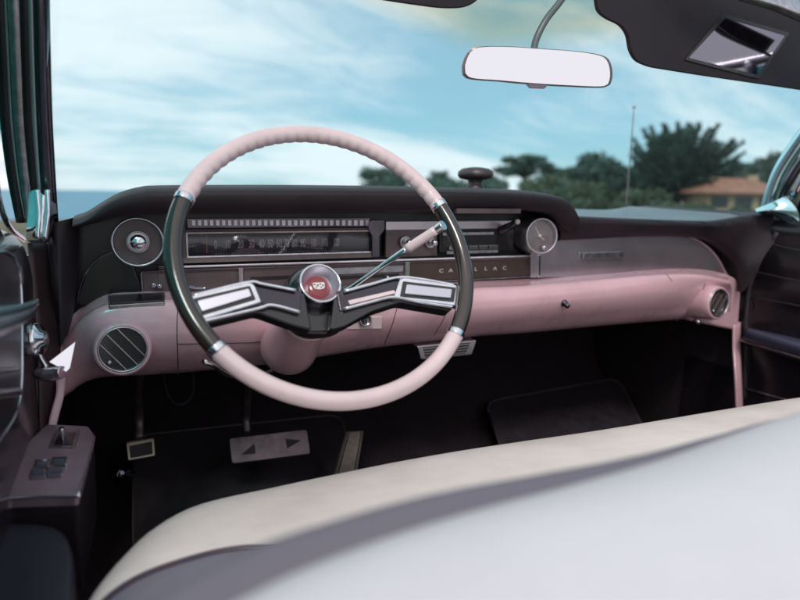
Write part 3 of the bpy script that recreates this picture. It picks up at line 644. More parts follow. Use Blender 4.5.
pa = empty('accelerator_pedal', onY(348, 480, 1.15), 'tall ribbed taupe accelerator pedal leaning on the toe board', 'pedal')
Q = [onY(x, y, Y) for x, y, Y in ((347, 432, 1.27), (363.5, 431, 1.27), (356, 478, 1.13), (333, 482, 1.13))]
v, f = prism(roundpoly(Q, .003), (0, .012, -.004)); ac = obj('pedal_frame', v, f, mat('brass_pedal_edge', (.42, .37, .34), .4, .7), pa, smooth=False, bevel=.0015)
def pq(u_, w_): return (Q[0].lerp(Q[1], u_)).lerp(Q[3].lerp(Q[2], u_), w_)
b_ = MB()
nn = (Q[1]-Q[0]).cross(Q[3]-Q[0]).normalized()
if nn.dot(F) > 0: nn = -nn
v, f = prism([pq(.1, .02)+nn*.0006, pq(.9, .02)+nn*.0006, pq(.9, .99)+nn*.0006, pq(.1, .99)+nn*.0006], -nn*.003); obj('pedal_pad', v, f, FR_, ac, smooth=False)
for k in range(26):
    a = .03+k*.037; b_.add(prism([pq(.16, a)+nn*.0006, pq(.84, a)+nn*.0006, pq(.84, a+.020)+nn*.0006, pq(.16, a+.020)+nn*.0006], nn*.002))
b_.build('pedal_ribs', RUBT, ac, smooth=False)
v, f = lathe(onY(121, 474, 1.12), (-.1, -1, .5), [(.020, -.012), (.020, -.002), (.010, 0), (.009, .010), (.006, .012), (.001, .0125)], 24)
ds = obj('dimmer_switch', v, f, DCHROME); tag(ds, 'round foot-operated dimmer button on the carpet beside the driver door', 'switch')
v, f = tube([onY(163, 372, 1.25), onY(167, 392, 1.22), onY(176, 404, 1.2), onY(187, 402, 1.2), onY(194, 388, 1.22), onY(192, 368, 1.25)], .0022, 8, 40)
wi = obj('dangling_wire', v, f, RUBBER); tag(wi, 'loop of black wire hanging below the left end of the dashboard', 'wire')
# floor mats: follow the toe board
def matgrid(c4, name, label, lines):
    e = empty(name, sum(c4, V())/4, label, 'floor mat')
    v, f = prism(roundpoly(c4, .05, 6), (0, .006, -.006)); o_ = obj('mat_sheet', v, f, RUBBER, e, smooth=False, bevel=.002)
    P = roundpoly(c4, .05, 6); P = [p_+V((0, -.001, .001)) for p_ in P]+[P[0]+V((0, -.001, .001))]
    v, f = tube(P, .0022, 6, len(P), smooth=False); obj('mat_edge', v, f, mat(name+'_edge', (.11, .085, .095), .5), e)
    return e
matgrid([onY(133, 436, 1.46), onY(343, 414, 1.46), onY(352, 520, 1.2), onY(133, 560, 1.1)], 'driver_floor_mat', 'black rubber floor mat under the driver pedals', 0)
matgrid([onY(485, 402, 1.46), onY(618, 378, 1.46), onY(655, 450, 1.2), onY(508, 470, 1.2)], 'passenger_floor_mat', 'black rubber floor mat on the passenger side of the footwell', 0)

# ================================================================== BENCH SEAT
seat = empty('bench_seat', (.68, .4, .30), 'full-width front bench seat in cream leather and pale grey vinyl with dark piping', 'seat')
zc_ = .66
edge = [(60, 665), (78, 630), (97, 600), (118, 568), (148, 535), (195, 508), (270, 489.5), (400, 462), (500, 445), (600, 430.5), (700, 414), (800, 398), (900, 384)]
pip = [(66, 668), (92, 630), (103, 604), (140, 578), (190, 560), (235, 550), (300, 545), (400, 530), (480, 520), (600, 500), (700, 474), (800, 446), (900, 420)]
zp = [.705]*13
def onZl(px, z): return [onZ(x, y, z) for x, y in px]
e0 = onZl(edge, zc_); e1_ = onZl(pip, .695)
def mixl(a, b, t_, dz): return [p.lerp(q, t_)+V((0, 0, dz)) for p, q in zip(a, b)]
bottom = [V((p.x, p.y-.03, .34)) for p in e0]
rows = [bottom, [V((p.x, p.y-.004, zc_-.08)) for p in e0], [p+V((0, 0, -.018)) for p in e0], mixl(e0, e1_, .04, .004), mixl(e0, e1_, .3, .014), mixl(e0, e1_, .7, .010), e1_]
v, f = loft(rows, 110, 6); cu = obj('cushion', v, f, CREAM, seat)
v, f = tube([p+V((0, 0, .001)) for p in e1_], .0032, 10, 120); obj('piping', v, f, mat('plum_piping', (.055, .032, .05), .4), cu)
v, f = tube([p+V((0, -.001, -.010)) for p in e0], .0028, 10, 120); obj('piping', v, f, mat('olive_piping', (.10, .085, .045), .5), cu)
# insert behind the piping, shade put into its darker colour
rows = [e1_, [p+V((.01, -.03, .004)) for p in e1_], [p+V((.03, -.12, -.01)) for p in e1_], [p+V((.06, -.30, -.05)) for p in e1_]]
v, f = loft(rows, 60, 6); obj('cushion_insert', v, f, GREYV, seat)
# backrest seen from above: rolled top edge close to the camera
zb_ = .885
edgeb = [(90, 700), (150, 650), (205, 615), (250, 592), (310, 566), (400, 532), (480, 503), (560, 476), (650, 448), (730, 426), (800, 409), (900, 389), (1000, 373)]
eb = onZl(edgeb, zb_)
eb = [p+V((0, .003*math.sin(p.x*17), .0035*math.sin(p.x*11+1))) for p in eb]
rows = [[p+V((.0, .03, -.24)) for p in eb], [p+V((0, .030, -.12)) for p in eb], [p+V((0, .022, -.045)) for p in eb], [p+V((0, .006, -.012)) for p in eb], [p+V((0, -.02, .004)) for p in eb], [V((p.x, p.y-.08, zb_+.012)) for p in eb], [V((p.x, p.y-.22, zb_+.006)) for p in eb], [V((p.x, p.y-.30, zb_-.03)) for p in eb], [V((p.x, p.y-.32, zb_-.4)) for p in eb]]
v, f = loft(rows, 80, 7); obj('backrest', v, f, WHITEV, seat)
v, f = tube([p+V((0, .010, -.016)) for p in eb], [.021, .020, .018, .014, .009, .005, .003, .002, .002, .002], 16, 120); obj('crease_shade_roll', v, f, mat('crease_shade_grey', (.135, .122, .15), .5), seat)  # dark tube stands in for the shaded crease between cushion and backrest

# ================================================================== VISORS, MIRROR
vis = empty('sun_visor', onY(700, 10, .80), 'large black sun visor on the passenger side with a vanity mirror set into it', 'sun visor', 'sun visors')
def vplane(px, Y0, Yt): # visor leans: y of the picture 0 -> Y0, 90 -> Yt
    return [onY(x, y, Y0+(Yt-Y0)*y/90) for x, y in px]
outl = [(594, -40), (597, 0), (599, 14), (609, 21), (621, 26), (629, 36), (631, 52), (637, 63), (650, 68), (700, 76), (800, 90.5), (900, 104), (960, 80), (960, -40)]
P = vplane(outl, .86, .855)
n_ = (P[4]-P[0]).cross(P[9]-P[0]).normalized()
v, f = prism(roundpoly(P, .012, 4), (0, .012, .006)); obj('visor_board', v, f, VINYL, vis, smooth=False, bevel=.004, bseg=3)
vm = [(724, 17.5), (785, 35), (757, 76), (687, 58)]
Pm = [p_+V((0, -.002, -.001)) for p_ in vplane(vm, .86, .855)]
v, f = prism(roundpoly(Pm, .004), (0, .002, .001)); o = obj('vanity_mirror', v, f, MIRD, vis, smooth=False)
v, f = frame_ring(roundpoly([p_+V((0, -.002, 0)) for p_ in vplane([(722, 14), (789, 33), (758, 79), (684, 60)], .86, .855)], .004), roundpoly([p_+V((0, -.002, 0)) for p_ in vplane([(724.5, 18.5), (784, 36), (756.5, 75), (688, 58)], .86, .855)], .004), (0, .003, .001)); obj('mirror_frame', v, f, VINYLG, o, smooth=False)
v2 = empty('sun_visor', onY(425, -20, .83), 'black sun visor on the driver side, only its lower rounded edge showing at the top', 'sun visor', 'sun visors')
outl = [(300, -60), (340, -8), (366, -2), (400, 3.5), (440, 9), (462, 9), (475, 4), (486, -8), (500, -60)]
v, f = prism(roundpoly([onY(x, y, .83) for x, y in outl], .02, 5), (0, .012, .006)); obj('visor_board', v, f, VINYL, v2, smooth=False, bevel=.004, bseg=3)
# chrome header rail over passenger visor
v, f = loft([[onY(700, -26, .80), onY(735, -2, .80), (onY(770, 9, .80)), onY(800, 21, .79), onY(850, 40, .78)], [onY(700, -34, .79), onY(735, -9, .79), (onY(770, 3, .79)), onY(800, 14, .78), onY(850, 32, .77)], [onY(700, -46, .80), onY(740, -26, .80), (onY(770, -10, .80)), onY(800, 0, .79), onY(850, 20, .78)]], 30, 5)
obj('header_rail', v, f, CHROMED, body, solid=.004)
mir = empty('rear_view_mirror', onY(537, 66, .815), 'wide chrome-backed rear-view mirror on a curved stalk, reflecting pale sky', 'mirror')
mc = onY(537, 66.5, .815); mn = V((-.34, -.94, -.02)).normalized()
def mp_(px): return [onP(x, y, mc, mn) for x, y in px]
mo = cr_spline(mp_([(462.5, 70), (464, 60), (470, 50), (482, 46.5), (510, 46.5), (540, 48.5), (575, 51), (598, 54.5), (608, 59), (612, 70), (611, 82), (604, 87), (570, 86), (535, 84), (500, 81), (468, 78)]), 80, True)
cen = sum(mo, V())/len(mo)
mi = [cen+(p_-cen)*.975+mn*.0012 for p_ in mo]
v, f = prism(mi, -mn*.003); mg = obj('mirror_glass', v, f, MIRR, mir, smooth=False)
v, f = frame_ring([p_+mn*.001 for p_ in mo], [cen+(p_-cen)*.968+mn*.0018 for p_ in mo], -mn*.008); obj('mirror_rim', v, f, mat('bronze_rim', (.16, .12, .11), .35, .8), mir, smooth=False)
v, f = loft([[p_-mn*.006 for p_ in mo]+[mo[0]-mn*.006], [cen+(p_-cen)*.9-mn*.02 for p_ in mo]+[cen+(mo[0]-cen)*.9-mn*.02], [cen+(p_-cen)*.3-mn*.03 for p_ in mo]+[cen+(mo[0]-cen)*.3-mn*.03]], 80, 3); obj('mirror_back', v, f, CHROME, mir)
v, f = tube([onY(533, 56, .835), onY(536, 40, .85), onY(546, 20, .855), onY(560, 2, .86), onY(580, -26, .87)], [.006, .0055, .0055, .006], 12, 30); obj('mirror_stalk', v, f, mat('grey_stalk', (.12, .14, .14), .35, .6), mir)
v, f = prism(roundpoly(mp_([(526, 83.5), (548, 84.5), (545, 88.5), (530, 88)]), .002), -mn*.004); obj('dipping_tab', v, f, DCHROME, mir, smooth=False, bevel=.001)

# ================================================================== DRIVER DOOR
dd = empty('car_door', (-.16, .6, .3), 'driver side front door, dark polished inner skin with chrome pull, crank and switch console', 'door')
XD = -.135
zs = [(.985, -.20), (1.0, -.165), (.985, -.140), (.94, -.128), (.86, -.130), (.70, -.132), (.30, -.135)]
rows = [[(x, 1.0, z-.005), (x, .8, z), (x, .5, z+.004), (x, .1, z+.004), (x, -.5, z)] for z, x in zs]
v, f = loft(rows, 40, 6); obj('door_skin', v, f, mat('plum_enamel', (.030, .021, .030), .30, .3, coat=.4, var=(9, .3)), dd)
P = cr_spline([onX(x, y, -.124) for x, y in ((-30, 262), (0, 252), (9, 254), (17, 263), (21, 285), (22, 330), (20, 400), (0, 440), (-30, 470))], 60)
v, f = prism(P, (-.004, 0, 0)); po = obj('polished_panel', v, f, mat('polished_steel', (.16, .14, .17), .3, .9, bump=(900, .1, 'brushed')), dd, smooth=False, bevel=.001)
v, f = tube(P, .0016, 8, 60); obj('panel_bead', v, f, CHROME, po)
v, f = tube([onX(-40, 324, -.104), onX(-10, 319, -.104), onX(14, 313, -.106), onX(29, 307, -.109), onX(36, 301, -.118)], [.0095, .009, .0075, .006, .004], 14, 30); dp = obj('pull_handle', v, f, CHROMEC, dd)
v, f = tube([onX(-40, 338, -.098), onX(-5, 332, -.098), onX(18, 323, -.100), onX(32, 313, -.105), onX(37, 304, -.112)], [.0045, .004, .0035, .003], 10, 30); obj('handle_edge', v, f, CHROME, dp)
v, f = tube([onX(-10, 395, -.121), onX(18, 392, -.121)], .005, 8, 10); obj('panel_moulding', v, f, CHROMED, dd)
v, f = tube([onX(-10, 372, -.121), onX(18, 369, -.121)], .003, 8, 10); obj('panel_moulding', v, f, CHROMED, dd)
# crank: round boss, lever and knob
c = onY(33, 340, .90)
v, f = lathe(c, (1, -.25, .1), [(.022, -.02), (.0225, .004), (.020, .010), (.012, .012), (.010, .016), (.001, .017)], 36); crk = obj('window_crank', v, f, CHROME, dd)
v, f = tube([c+V((.012, -.005, 0)), onY(40, 355, .895), onY(47, 369, .885)], [.006, .005, .006], 10, 14, flat=.6); obj('crank_arm', v, f, CHROME, crk)
v, f = tube([onY(37, 372, .885), onY(44, 374, .88), onY(56, 373, .875), onY(63, 372, .87)], [.008, .0095, .0095, .008], 16, 16); obj('crank_knob', v, f, CHROME, crk)
wt = [onY(x, y, .87+(372-y)*.0011) for x, y in ((49, 362), (75.5, 341.5), (70, 368), (66, 372), (57, 366))]
v, f = prism(roundpoly(wt, .0015), (0, .003, 0)); tw = obj('white_reflector', v, f, MIRR, dd, smooth=False, bevel=.0008, label='small white triangular tab beside the window crank')
# switch console on the armrest
ZC = .725
cpx = [(47, 424), (88, 426), (94, 434), (92, 446), (78, 496), (8, 498), (-30, 520), (-30, 500), (0, 472), (30, 440)]
cp_ = roundpoly([onZ(x, y, ZC) for x, y in cpx], .006)
MV = mat('mauve_console_metal', (.40, .30, .35), .38, .6, var=(20, .15), bump=(700, .1))
v, f = prism(cp_, (0, 0, -.012)); con = obj('switch_console', v, f, MV, dd, smooth=False, bevel=.002)
v, f = tube([onZ(x, y, ZC) for x, y in ((4, 499), (40, 496.5), (76, 496), (79, 492), (93, 447), (95, 436))], .0016, 8, 60); obj('console_bead', v, f, CHROME, con)
v, f = prism([p_+V((.0, 0, -.012)) for p_ in cp_], (-.004, 0, -.10)); obj('console_box', v, f, VINYL, dd, smooth=False)
for a, (qx, qy) in enumerate(((43, 463), (60, 460.5), (39, 472), (56, 470.5))):
    q = [onZ(x, y, ZC+.005) for x, y in ((qx-8, qy-3.6), (qx+7.5, qy-4.2), (qx+6.5, qy+3.4), (qx-9, qy+4))]
    v, f = prism(roundpoly(q, .0015), (0, 0, -.008)); sw = obj('window_switch', v, f, CHROME if a < 2 else CHROMED, con, smooth=False, bevel=.001)
    q = [onZ(x, y, ZC+.0062) for x, y in ((qx-5.5, qy-1.8), (qx+5.2, qy-2.2), (qx+4.4, qy+1.4), (qx-6.4, qy+1.8))]
    v, f = prism(q, (0, 0, -.003)); obj('switch_rocker', v, f, mat('rocker_blue', (.16, .19, .26), .3, .6), sw, smooth=False)
q = [onZ(x, y, ZC+.002) for x, y in ((56, 429), (80, 429.5), (75, 447), (48, 447))]
v, f = prism(q, (0, 0, -.003)); tp_ = obj('toggle_plate', v, f, CHROMED, con, smooth=False, bevel=.0006)
q = [onZ(x, y, ZC+.003) for x, y in ((60, 432), (76, 432.5), (72, 444), (54, 444))]
v, f = prism(q, (0, 0, -.002)); obj('toggle_recess', v, f, DCHROME, tp_, smooth=False)
v, f = tube([onZ(63, 441, ZC), onZ(63, 441, ZC)+V((0, -.004, .020))], [.0028, .0034], 10, 6); obj('toggle', v, f, CHROME, tp_)
# step and padded armrest nearer the camera
v, f = loft([[onZ(-20, 503, .705), onZ(30, 501, .705), onZ(76, 499, .705)], [onZ(-20, 514, .70), onZ(30, 512, .70), onZ(75, 508, .70)], [onZ(-20, 528, .69), onZ(30, 526, .69), onZ(76, 524, .68)]], 20, 5)
obj('armrest_bracket', v, f, DCHROME, dd, solid=.004)
P = [onZ(x, y, .70) for x, y in ((-60, 523), (0, 521), (50, 523), (66, 531), (74, 552), (74, 600), (72, 680), (-60, 700))]
v, f = prism(roundpoly(P, .02, 5), (0, 0, -.07)); obj('armrest', v, f, PADB, dd, smooth=False, bevel=.012, bseg=4)
# quarter glass beyond the pillar
v, f = prism([(-.19, 1.15, 1.0), (-.19, .3, 1.0), (-.14, .3, 1.42), (-.12, 1.0, 1.42)], (.003, 0, 0)); obj('door_glass', v, f, SIDEG, dd, smooth=False)
v, f = tube([onX(-6, 130, -.15), onX(-3, 190, -.15), onX(8, 225, -.15), onX(24, 240, -.15)], .004, 8, 20); obj('glass_frame', v, f, CHROME, dd)
v, f = tube([onX(-14, 180, -.15), onX(-6, 220, -.15), onX(6, 244, -.15)], .003, 8, 20); obj('glass_frame', v, f, CHROME, dd)
# ================================================================== PASSENGER DOOR
pd = empty('car_door', (1.5, .6, .3), 'passenger side front door in black ribbed vinyl with a blue-grey armrest', 'door')
XP = 1.465
rows = []
n_r = 34
for k in range(n_r):
    z = 1.02-k*.02; ph_ = (k % 4)/4
    off = .004*abs(math.sin(math.pi*k/4)) if .70 < z < 1.0 else 0
    top_ = .03*max(0, (z-.97)/.05)**2
    rows.append([(XP-off+top_, 1.2, z), (XP-off+top_, .7, z), (XP-off+top_, .3, z), (XP-off+top_, -.4, z)])
v, f = loft(rows, 20, 2); obj('door_skin', v, f, VINYLG, pd)
for yy, sl_ in ((246, 0), (277, 0), (302, 0)):
    P = [onX(752 if yy > 250 else 768, yy-6, XP-.006), onX(780, yy, XP-.006), onX(830, yy+10, XP-.006)]
    v, f = tube(P, .0013, 6, 12); obj('vinyl_rib', v, f, mat('rib_%d' % yy, (.05, .04, .05), .3), pd)
ar = [[onX(741, 342, XP-.002), onX(800, 362, XP-.002), onX(860, 384, XP-.002)], [onX(742, 338, XP-.045), onX(800, 356, XP-.05), onX(860, 376, XP-.05)], [onX(748, 329, XP-.050), onX(800, 344, XP-.055), onX(860, 360, XP-.055)], [onX(746, 327, XP-.010), onX(800, 339, XP-.002), onX(860, 352, XP-.002)]]
v, f = loft(ar, 30, 6); obj('armrest', v, f, mat('slate_armrest_vinyl', (.06, .06, .10), .35, var=(8, .2), bump=(400, .2)), pd)
v, f = tube([onX(741, 340, XP-.03), onX(800, 358, XP-.053), onX(860, 378, XP-.053)], .003, 8, 20); obj('armrest_edge', v, f, CHROMED, pd)
v, f = tube([onX(744, 388, XP-.004), onX(780, 398, XP-.004), onX(830, 412, XP-.004)], .0022, 8, 20); obj('door_moulding', v, f, CHROMED, pd)
for nm, pts_, w_ in (('quarter_light_frame', [(1.475, .95, 1.06), (1.45, .86, 1.22), (1.42, .76, 1.38), (1.425, .70, 1.39)], .012), ('quarter_light_post', [(1.475, .66, 1.02), (1.45, .655, 1.2), (1.42, .65, 1.40)], .014), ('window_rail', [(1.42, .76, 1.39), (1.42, .4, 1.41), (1.43, .0, 1.40)], .012), ('window_post', [(1.475, .42, 1.02), (1.45, .42, 1.2), (1.42, .41, 1.40)], .02)):
    v, f = tube(pts_, w_, 12, 24); obj(nm, v, f, VINYL if nm == 'window_post' else CHROME, pd)
v, f = prism([(1.477, .93, 1.03), (1.477, .67, 1.03), (1.425, .66, 1.38), (1.425, .75, 1.38)], (.004, 0, 0)); obj('quarter_light_glass', v, f, SIDEG, pd, smooth=False)
v, f = tube([onX(778, 232, XP), onX(760, 262, XP), onX(748, 300, XP), onX(744, 400, XP)], .007, 10, 30); obj('door_seal', v, f, RUBBER, pd)

# ================================================================== OUTSIDE
def structure(name, v, f, mt_): o = obj(name, v, f, mt_, smooth=False); o['kind'] = 'structure'; return o
def ground_mat():
    mt = mat('grass_ground', (.060, .075, .035), .9); nt = mt.node_tree; b = nt.nodes['Principled BSDF']
    tc = nt.nodes.new('ShaderNodeTexCoord'); n = nt.nodes.new('ShaderNodeTexNoise'); n.inputs['Scale'].default_value = .25; n.inputs['Detail'].default_value = 8
    cr = nt.nodes.new('ShaderNodeValToRGB'); cr.color_ramp.elements[0].color = (.035, .05, .02, 1); cr.color_ramp.elements[1].color = (.13, .12, .075, 1)
    cr.color_ramp.elements[0].position = .35; cr.color_ramp.elements[1].position = .65
    nt.links.new(tc.outputs['Object'], n.inputs['Vector']); nt.links.new(n.outputs['Fac'], cr.inputs['Fac']); nt.links.new(cr.outputs['Color'], b.inputs['Base Color'])
    return mt
structure('ground', [(-300, -300, 0), (400, -300, 0), (400, 160, 0), (60, 170, 0), (4, 25, 0), (-300, 12, 0)], [(0, 1, 2, 3, 4, 5)], ground_mat())
structure('sea', [(-9000, -9000, -1.2), (9000, -9000, -1.2), (9000, 9000, -1.2), (-9000, 9000, -1.2)], [(0, 1, 2, 3)], mat('sea_water', (.10, .27, .38), .6, bump=(.4, .6)))
structure('road', [(-30, 4, .004), (200, 14, .004), (200, 21, .004), (-30, 11, .004)], [(0, 1, 2, 3)], mat('asphalt', (.05, .05, .052), .85, var=(2, .2)))
def dirg(px, py, dist):            # ground point seen at column px at a distance
    d = ray(px, py); h = V((d.x, d.y, 0)).normalized(); return h*dist
# far headland
b_ = MB(); top_ = []; bot_ = []
for k in range(41):
    px = 150+k*14; d = dirg(px, 195, 900+60*math.sin(k)); h = (1-abs(k-20)/21)*(7+3*math.sin(k*.9)+1.5*math.sin(k*2.3))-1.2
    top_.append(V((d.x, d.y, h))); bot_.append(V((d.x, d.y, -2)))
bk = [p_+V((100, 260, 0)) for p_ in bot_]
v, f = loft([bot_, top_, bk], 80, 2, sharp=False); structure('hill', v, f, mat('hill_scrub', (.05, .075, .06), .9, var=(.02, .3)))

LEAF = []
for i, c in enumerate(((.075, .135, .105), (.055, .105, .085), (.08, .12, .07))): LEAF.append(mat('foliage_%d' % i, c, .75, var=(1.2, .45)))
BARK = mat('bark', (.09, .07, .055), .9, var=(4, .3), bump=(20, .5))
def limb(a, b, r0, r1, n=7): return tube([a, a.lerp(b, .5)+V((random.uniform(-.1, .1), random.uniform(-.1, .1), (b-a).length*.05)), b], [r0, r1], n, 7)
def spray(mb, c, r, flat, n, leaf, up=0., outw=None):
    for _ in range(n):
        u_ = V((random.gauss(0, 1), random.gauss(0, 1), random.gauss(0, 1))).normalized()*r*random.random()**.45
        p_ = c+V((u_.x, u_.y, u_.z*flat))
        d = V((random.gauss(0, 1), random.gauss(0, 1), random.gauss(0, .6)+up)).normalized()
        if outw: d = (d*.6+outw).normalized()
        s_ = d.cross(V((random.gauss(0, 1), random.gauss(0, 1), random.gauss(0, 1)))).normalized()
        L = leaf*random.uniform(.6, 1.5); w = leaf*.28
        i = len(mb.v); mb.v += [p_-s_*w, p_+s_*w, p_+d*L+s_*w*.3, p_+d*L-s_*w*.3]; mb.f.append((i, i+1, i+2, i+3))
def tree(px, dist, H, W, kind, label, mi=0, name='cypress_tree', trunk_h=.35, leaf=.35, dens=1.0, group='trees beyond the car'):
    base = dirg(px, 200, dist)
    e = empty(name, base, label, 'tree', group)
    tb = MB(); cb = MB(); top_ = base+V((0, 0, H*trunk_h))
    tb.add(tube([base+V((0, 0, -.2)), base+V((random.uniform(-.3, .3), 0, H*trunk_h*.5)), top_], [W*.035+.1, W*.02+.08], 9, 8))
    if kind == 'fan':      # upswept spiky crown
        for k in range(int(230*dens)):
            a = random.uniform(0, 2*math.pi); el = math.radians(5+83*random.random()**1.3); 
            L = 1/math.sqrt((math.cos(el)/(W/2))**2+(math.sin(el)/(H*(1-trunk_h*.8)))**2)*random.uniform(.60, .97)
            d = V((math.cos(a)*math.cos(el), math.sin(a)*math.cos(el), math.sin(el)))
            s0 = base+V((0, 0, H*trunk_h*random.uniform(.6, 1))); e_ = s0+d*L
            tb.add(limb(s0, s0+d*L*.8, .07, .02, 5))
            e_ = e_+V((d.x, d.y, 0))*L*.05
            for t_ in np.linspace(.25, 1.0, 12):
                q = s0.lerp(e_, float(t_)); spray(cb, q, L*.10*(1.12-t_)+.07, .45, int(19*dens), leaf*.75, up=.15, outw=d*1.2)
    elif kind == 'umbrella':
        for k in range(int(26*dens)):
            a = random.uniform(0, 2*math.pi); rr2 = math.sqrt(random.random())*W/2; zz = H*random.uniform(.68, .98)-rr2*.12
            q = base+V((math.cos(a)*rr2, math.sin(a)*rr2, zz)); tb.add(limb(top_, q, .12, .04, 5)); spray(cb, q, W*.13, .42, int(200*dens), leaf, up=.4)
    else:
        for k in range(int(40*dens)):
            a = random.uniform(0, 2*math.pi); t_ = random.random(); rr2 = math.sqrt(random.random())*W/2*(1-.45*t_)
            q = base+V((math.cos(a)*rr2, math.sin(a)*rr2, H*(.12+.84*t_)))
            tb.add(limb(top_.lerp(base, .2), q, .08, .03, 5)); spray(cb, q, W*.14, .7, int(130*dens), leaf, up=.3)
    tb.build('trunk', BARK, e); cb.build('crown', LEAF[mi], e, smooth=False)
    return e
tree(677, 46, 6.1, 9.6, 'fan', 'biggest spiky dark cypress behind the aerial, right half of the windscreen', 1, trunk_h=.25, leaf=.34)
tree(612, 52, 4.0, 8.5, 'bushy', 'low wide dark tree joining the left side of the biggest cypress', 1, leaf=.34, trunk_h=.3)
tree(523, 66, 5.3, 6.0, 'umbrella', 'umbrella-shaped pine with a bare trunk, just right of the mushroom-shaped sensor', 0, 'umbrella_pine', .55, .32)
tree(571, 70, 4.2, 6.5, 'umbrella', 'flat-topped pine between the umbrella pine and the biggest cypress', 1, 'umbrella_pine', .45, .34)
tree(384, 80, 4.3, 8.0, 'bushy', 'rounded bush-like tree farthest left, seen inside the steering wheel rim top', 0, 'broad_tree', .3, .34)
tree(436, 84, 4.0, 6.0, 'bushy', 'small round tree just left of the mushroom-shaped sensor', 0, 'broad_tree', .3, .34)
tree(487, 86, 3.4, 7.0, 'bushy', 'low tree right behind the mushroom-shaped sensor', 0, 'broad_tree', .3, .34)
tree(548, 60, 2.7, 7.0, 'bushy', 'low scrubby tree under the umbrella pine', 2, 'broad_tree', .25, .3)
tree(592, 46, 1.9, 5.0, 'bushy', 'low green bush in front of the flat-topped pine', 2, 'bush', .2, .25, group='bushes beyond the car')
tree(648, 40, 1.3, 4.0, 'bushy', 'low green bush at the foot of the aerial', 2, 'bush', .2, .22, group='bushes beyond the car')
tree(698, 36, .6, 2.0, 'bushy', 'low olive bush at the left corner of the orange-roofed house', 2, 'bush', .2, .2, group='bushes beyond the car')
tree(745, 34, .45, 1.4, 'bushy', 'smaller olive bush close to the passenger side pillar', 2, 'bush', .2, .2, group='bushes beyond the car')
tree(742, 75, 4.6, 6.0, 'bushy', 'dark round tree behind the orange roof, beside the passenger pillar', 1, 'broad_tree', .3, .34)
tree(772, 70, 5.4, 6.0, 'bushy', 'dark tree half hidden by the passenger side pillar', 0, 'broad_tree', .3, .34)
tree(468, 60, 2.2, 9.0, 'bushy', 'low hedge-like bush behind the mushroom-shaped sensor', 0, 'bush', .2, .3, group='bushes beyond the car')
# houses
TILE = mat('terracotta_tiles', (.30, .14, .095), .8, var=(1.5, .25), bump=(3, .5)); STUC = mat('ochre_render', (.36, .28, .19), .85, var=(1, .15)); STUW = mat('white_render', (.62, .60, .56), .85, var=(1, .1)); WIN = mat('window_glass', (.03, .04, .05), .12)
def house(px, dist, w, d, h, rh, rot, wm, rm, label):
    b = dirg(px, 200, dist); e = empty('house', b, label, 'house', 'houses beyond the car')
    M_ = Matrix.Translation(b) @ Matrix.Rotation(rot, 4, 'Z')
    T = lambda *p_: M_ @ V(p_)
    v, f = prism([T(-w/2, -d/2, 0), T(w/2, -d/2, 0), T(w/2, d/2, 0), T(-w/2, d/2, 0)], (0, 0, h)); obj('wall', v, f, wm, e, smooth=False)
    o_ = .5; vs = [T(-w/2-o_, -d/2-o_, h-.1), T(w/2+o_, -d/2-o_, h-.1), T(w/2+o_, d/2+o_, h-.1), T(-w/2-o_, d/2+o_, h-.1), T(-w/2+d*.25, 0, h+rh), T(w/2-d*.25, 0, h+rh)]
    rf = obj('roof', vs, [(0, 1, 5, 4), (1, 2, 5), (2, 3, 4, 5), (3, 0, 4), (0, 3, 2, 1)], rm, e, smooth=False)
    v, f = prism([T(w*.2, -.4, h+rh*.3), T(w*.2+.6, -.4, h+rh*.3), T(w*.2+.6, .2, h+rh*.3), T(w*.2, .2, h+rh*.3)], (0, 0, rh*.9)); obj('chimney', v, f, wm, rf, smooth=False)
    for k in range(3):
        x = -w/2+w*(k+.5)/3
        v, f = prism([T(x-.5, -d/2-.03, h*.35), T(x+.5, -d/2-.03, h*.35), T(x+.5, -d/2-.03, h*.8), T(x-.5, -d/2-.03, h*.8)], (T(0, .02, 0)-T(0, 0, 0))); obj('window', v, f, WIN, e, smooth=False)
    return e
house(729, 43.5, 4.2, 3.8, 1.5, .85, -.5, STUC, TILE, 'ochre house with orange tiled roof at the right, beside the biggest cypress')
house(640, 72, 6, 5, 2.0, 1.0, -.3, STUW, TILE, 'white house half hidden behind the biggest cypress')
house(573, 78, 5, 4, 2.1, .9, -.2, STUC, TILE, 'small ochre house under the flat-topped pine')
house(690, 70, 6, 5, 2.0, 1.0, -.3, STUW, mat('slate_tiles', (.09, .09, .10), .8), 'white house with a grey roof behind the biggest cypress')

# ================================================================== LIGHT
SUN_EL, SUN_AZ = math.radians(48), math.radians(205)      # azimuth clockwise from +Y : behind, slightly left
w = bpy.data.worlds.new('World'); sc.world = w; w.use_nodes = True; nt = w.node_tree
bg = nt.nodes['Background']; bg.inputs['Strength'].default_value = .1
sk = nt.nodes.new('ShaderNodeTexSky'); sk.sky_type = 'NISHITA'; sk.sun_disc = False; sk.sun_elevation = SUN_EL; sk.sun_rotation = SUN_AZ
sk.air_density = 1.0; sk.dust_density = .6; sk.ozone_density = 1.5
tc = nt.nodes.new('ShaderNodeTexCoord'); sp = nt.nodes.new('ShaderNodeSeparateXYZ'); nt.links.new(tc.outputs['Generated'], sp.inputs[0])
def math_(op, a, b=None, c=None):
    n = nt.nodes.new('ShaderNodeMath'); n.operation = op
    for i, q in enumerate((a, b, c)):
        if q is None: continue
        if isinstance(q, (int, float)): n.inputs[i].default_value = q
        else: nt.links.new(q, n.inputs[i])
    return n.outputs[0]
zz = math_('ADD', math_('MAXIMUM', sp.outputs['Z'], 0), .30)
cx = math_('DIVIDE', sp.outputs['X'], zz); cy = math_('DIVIDE', sp.outputs['Y'], zz)
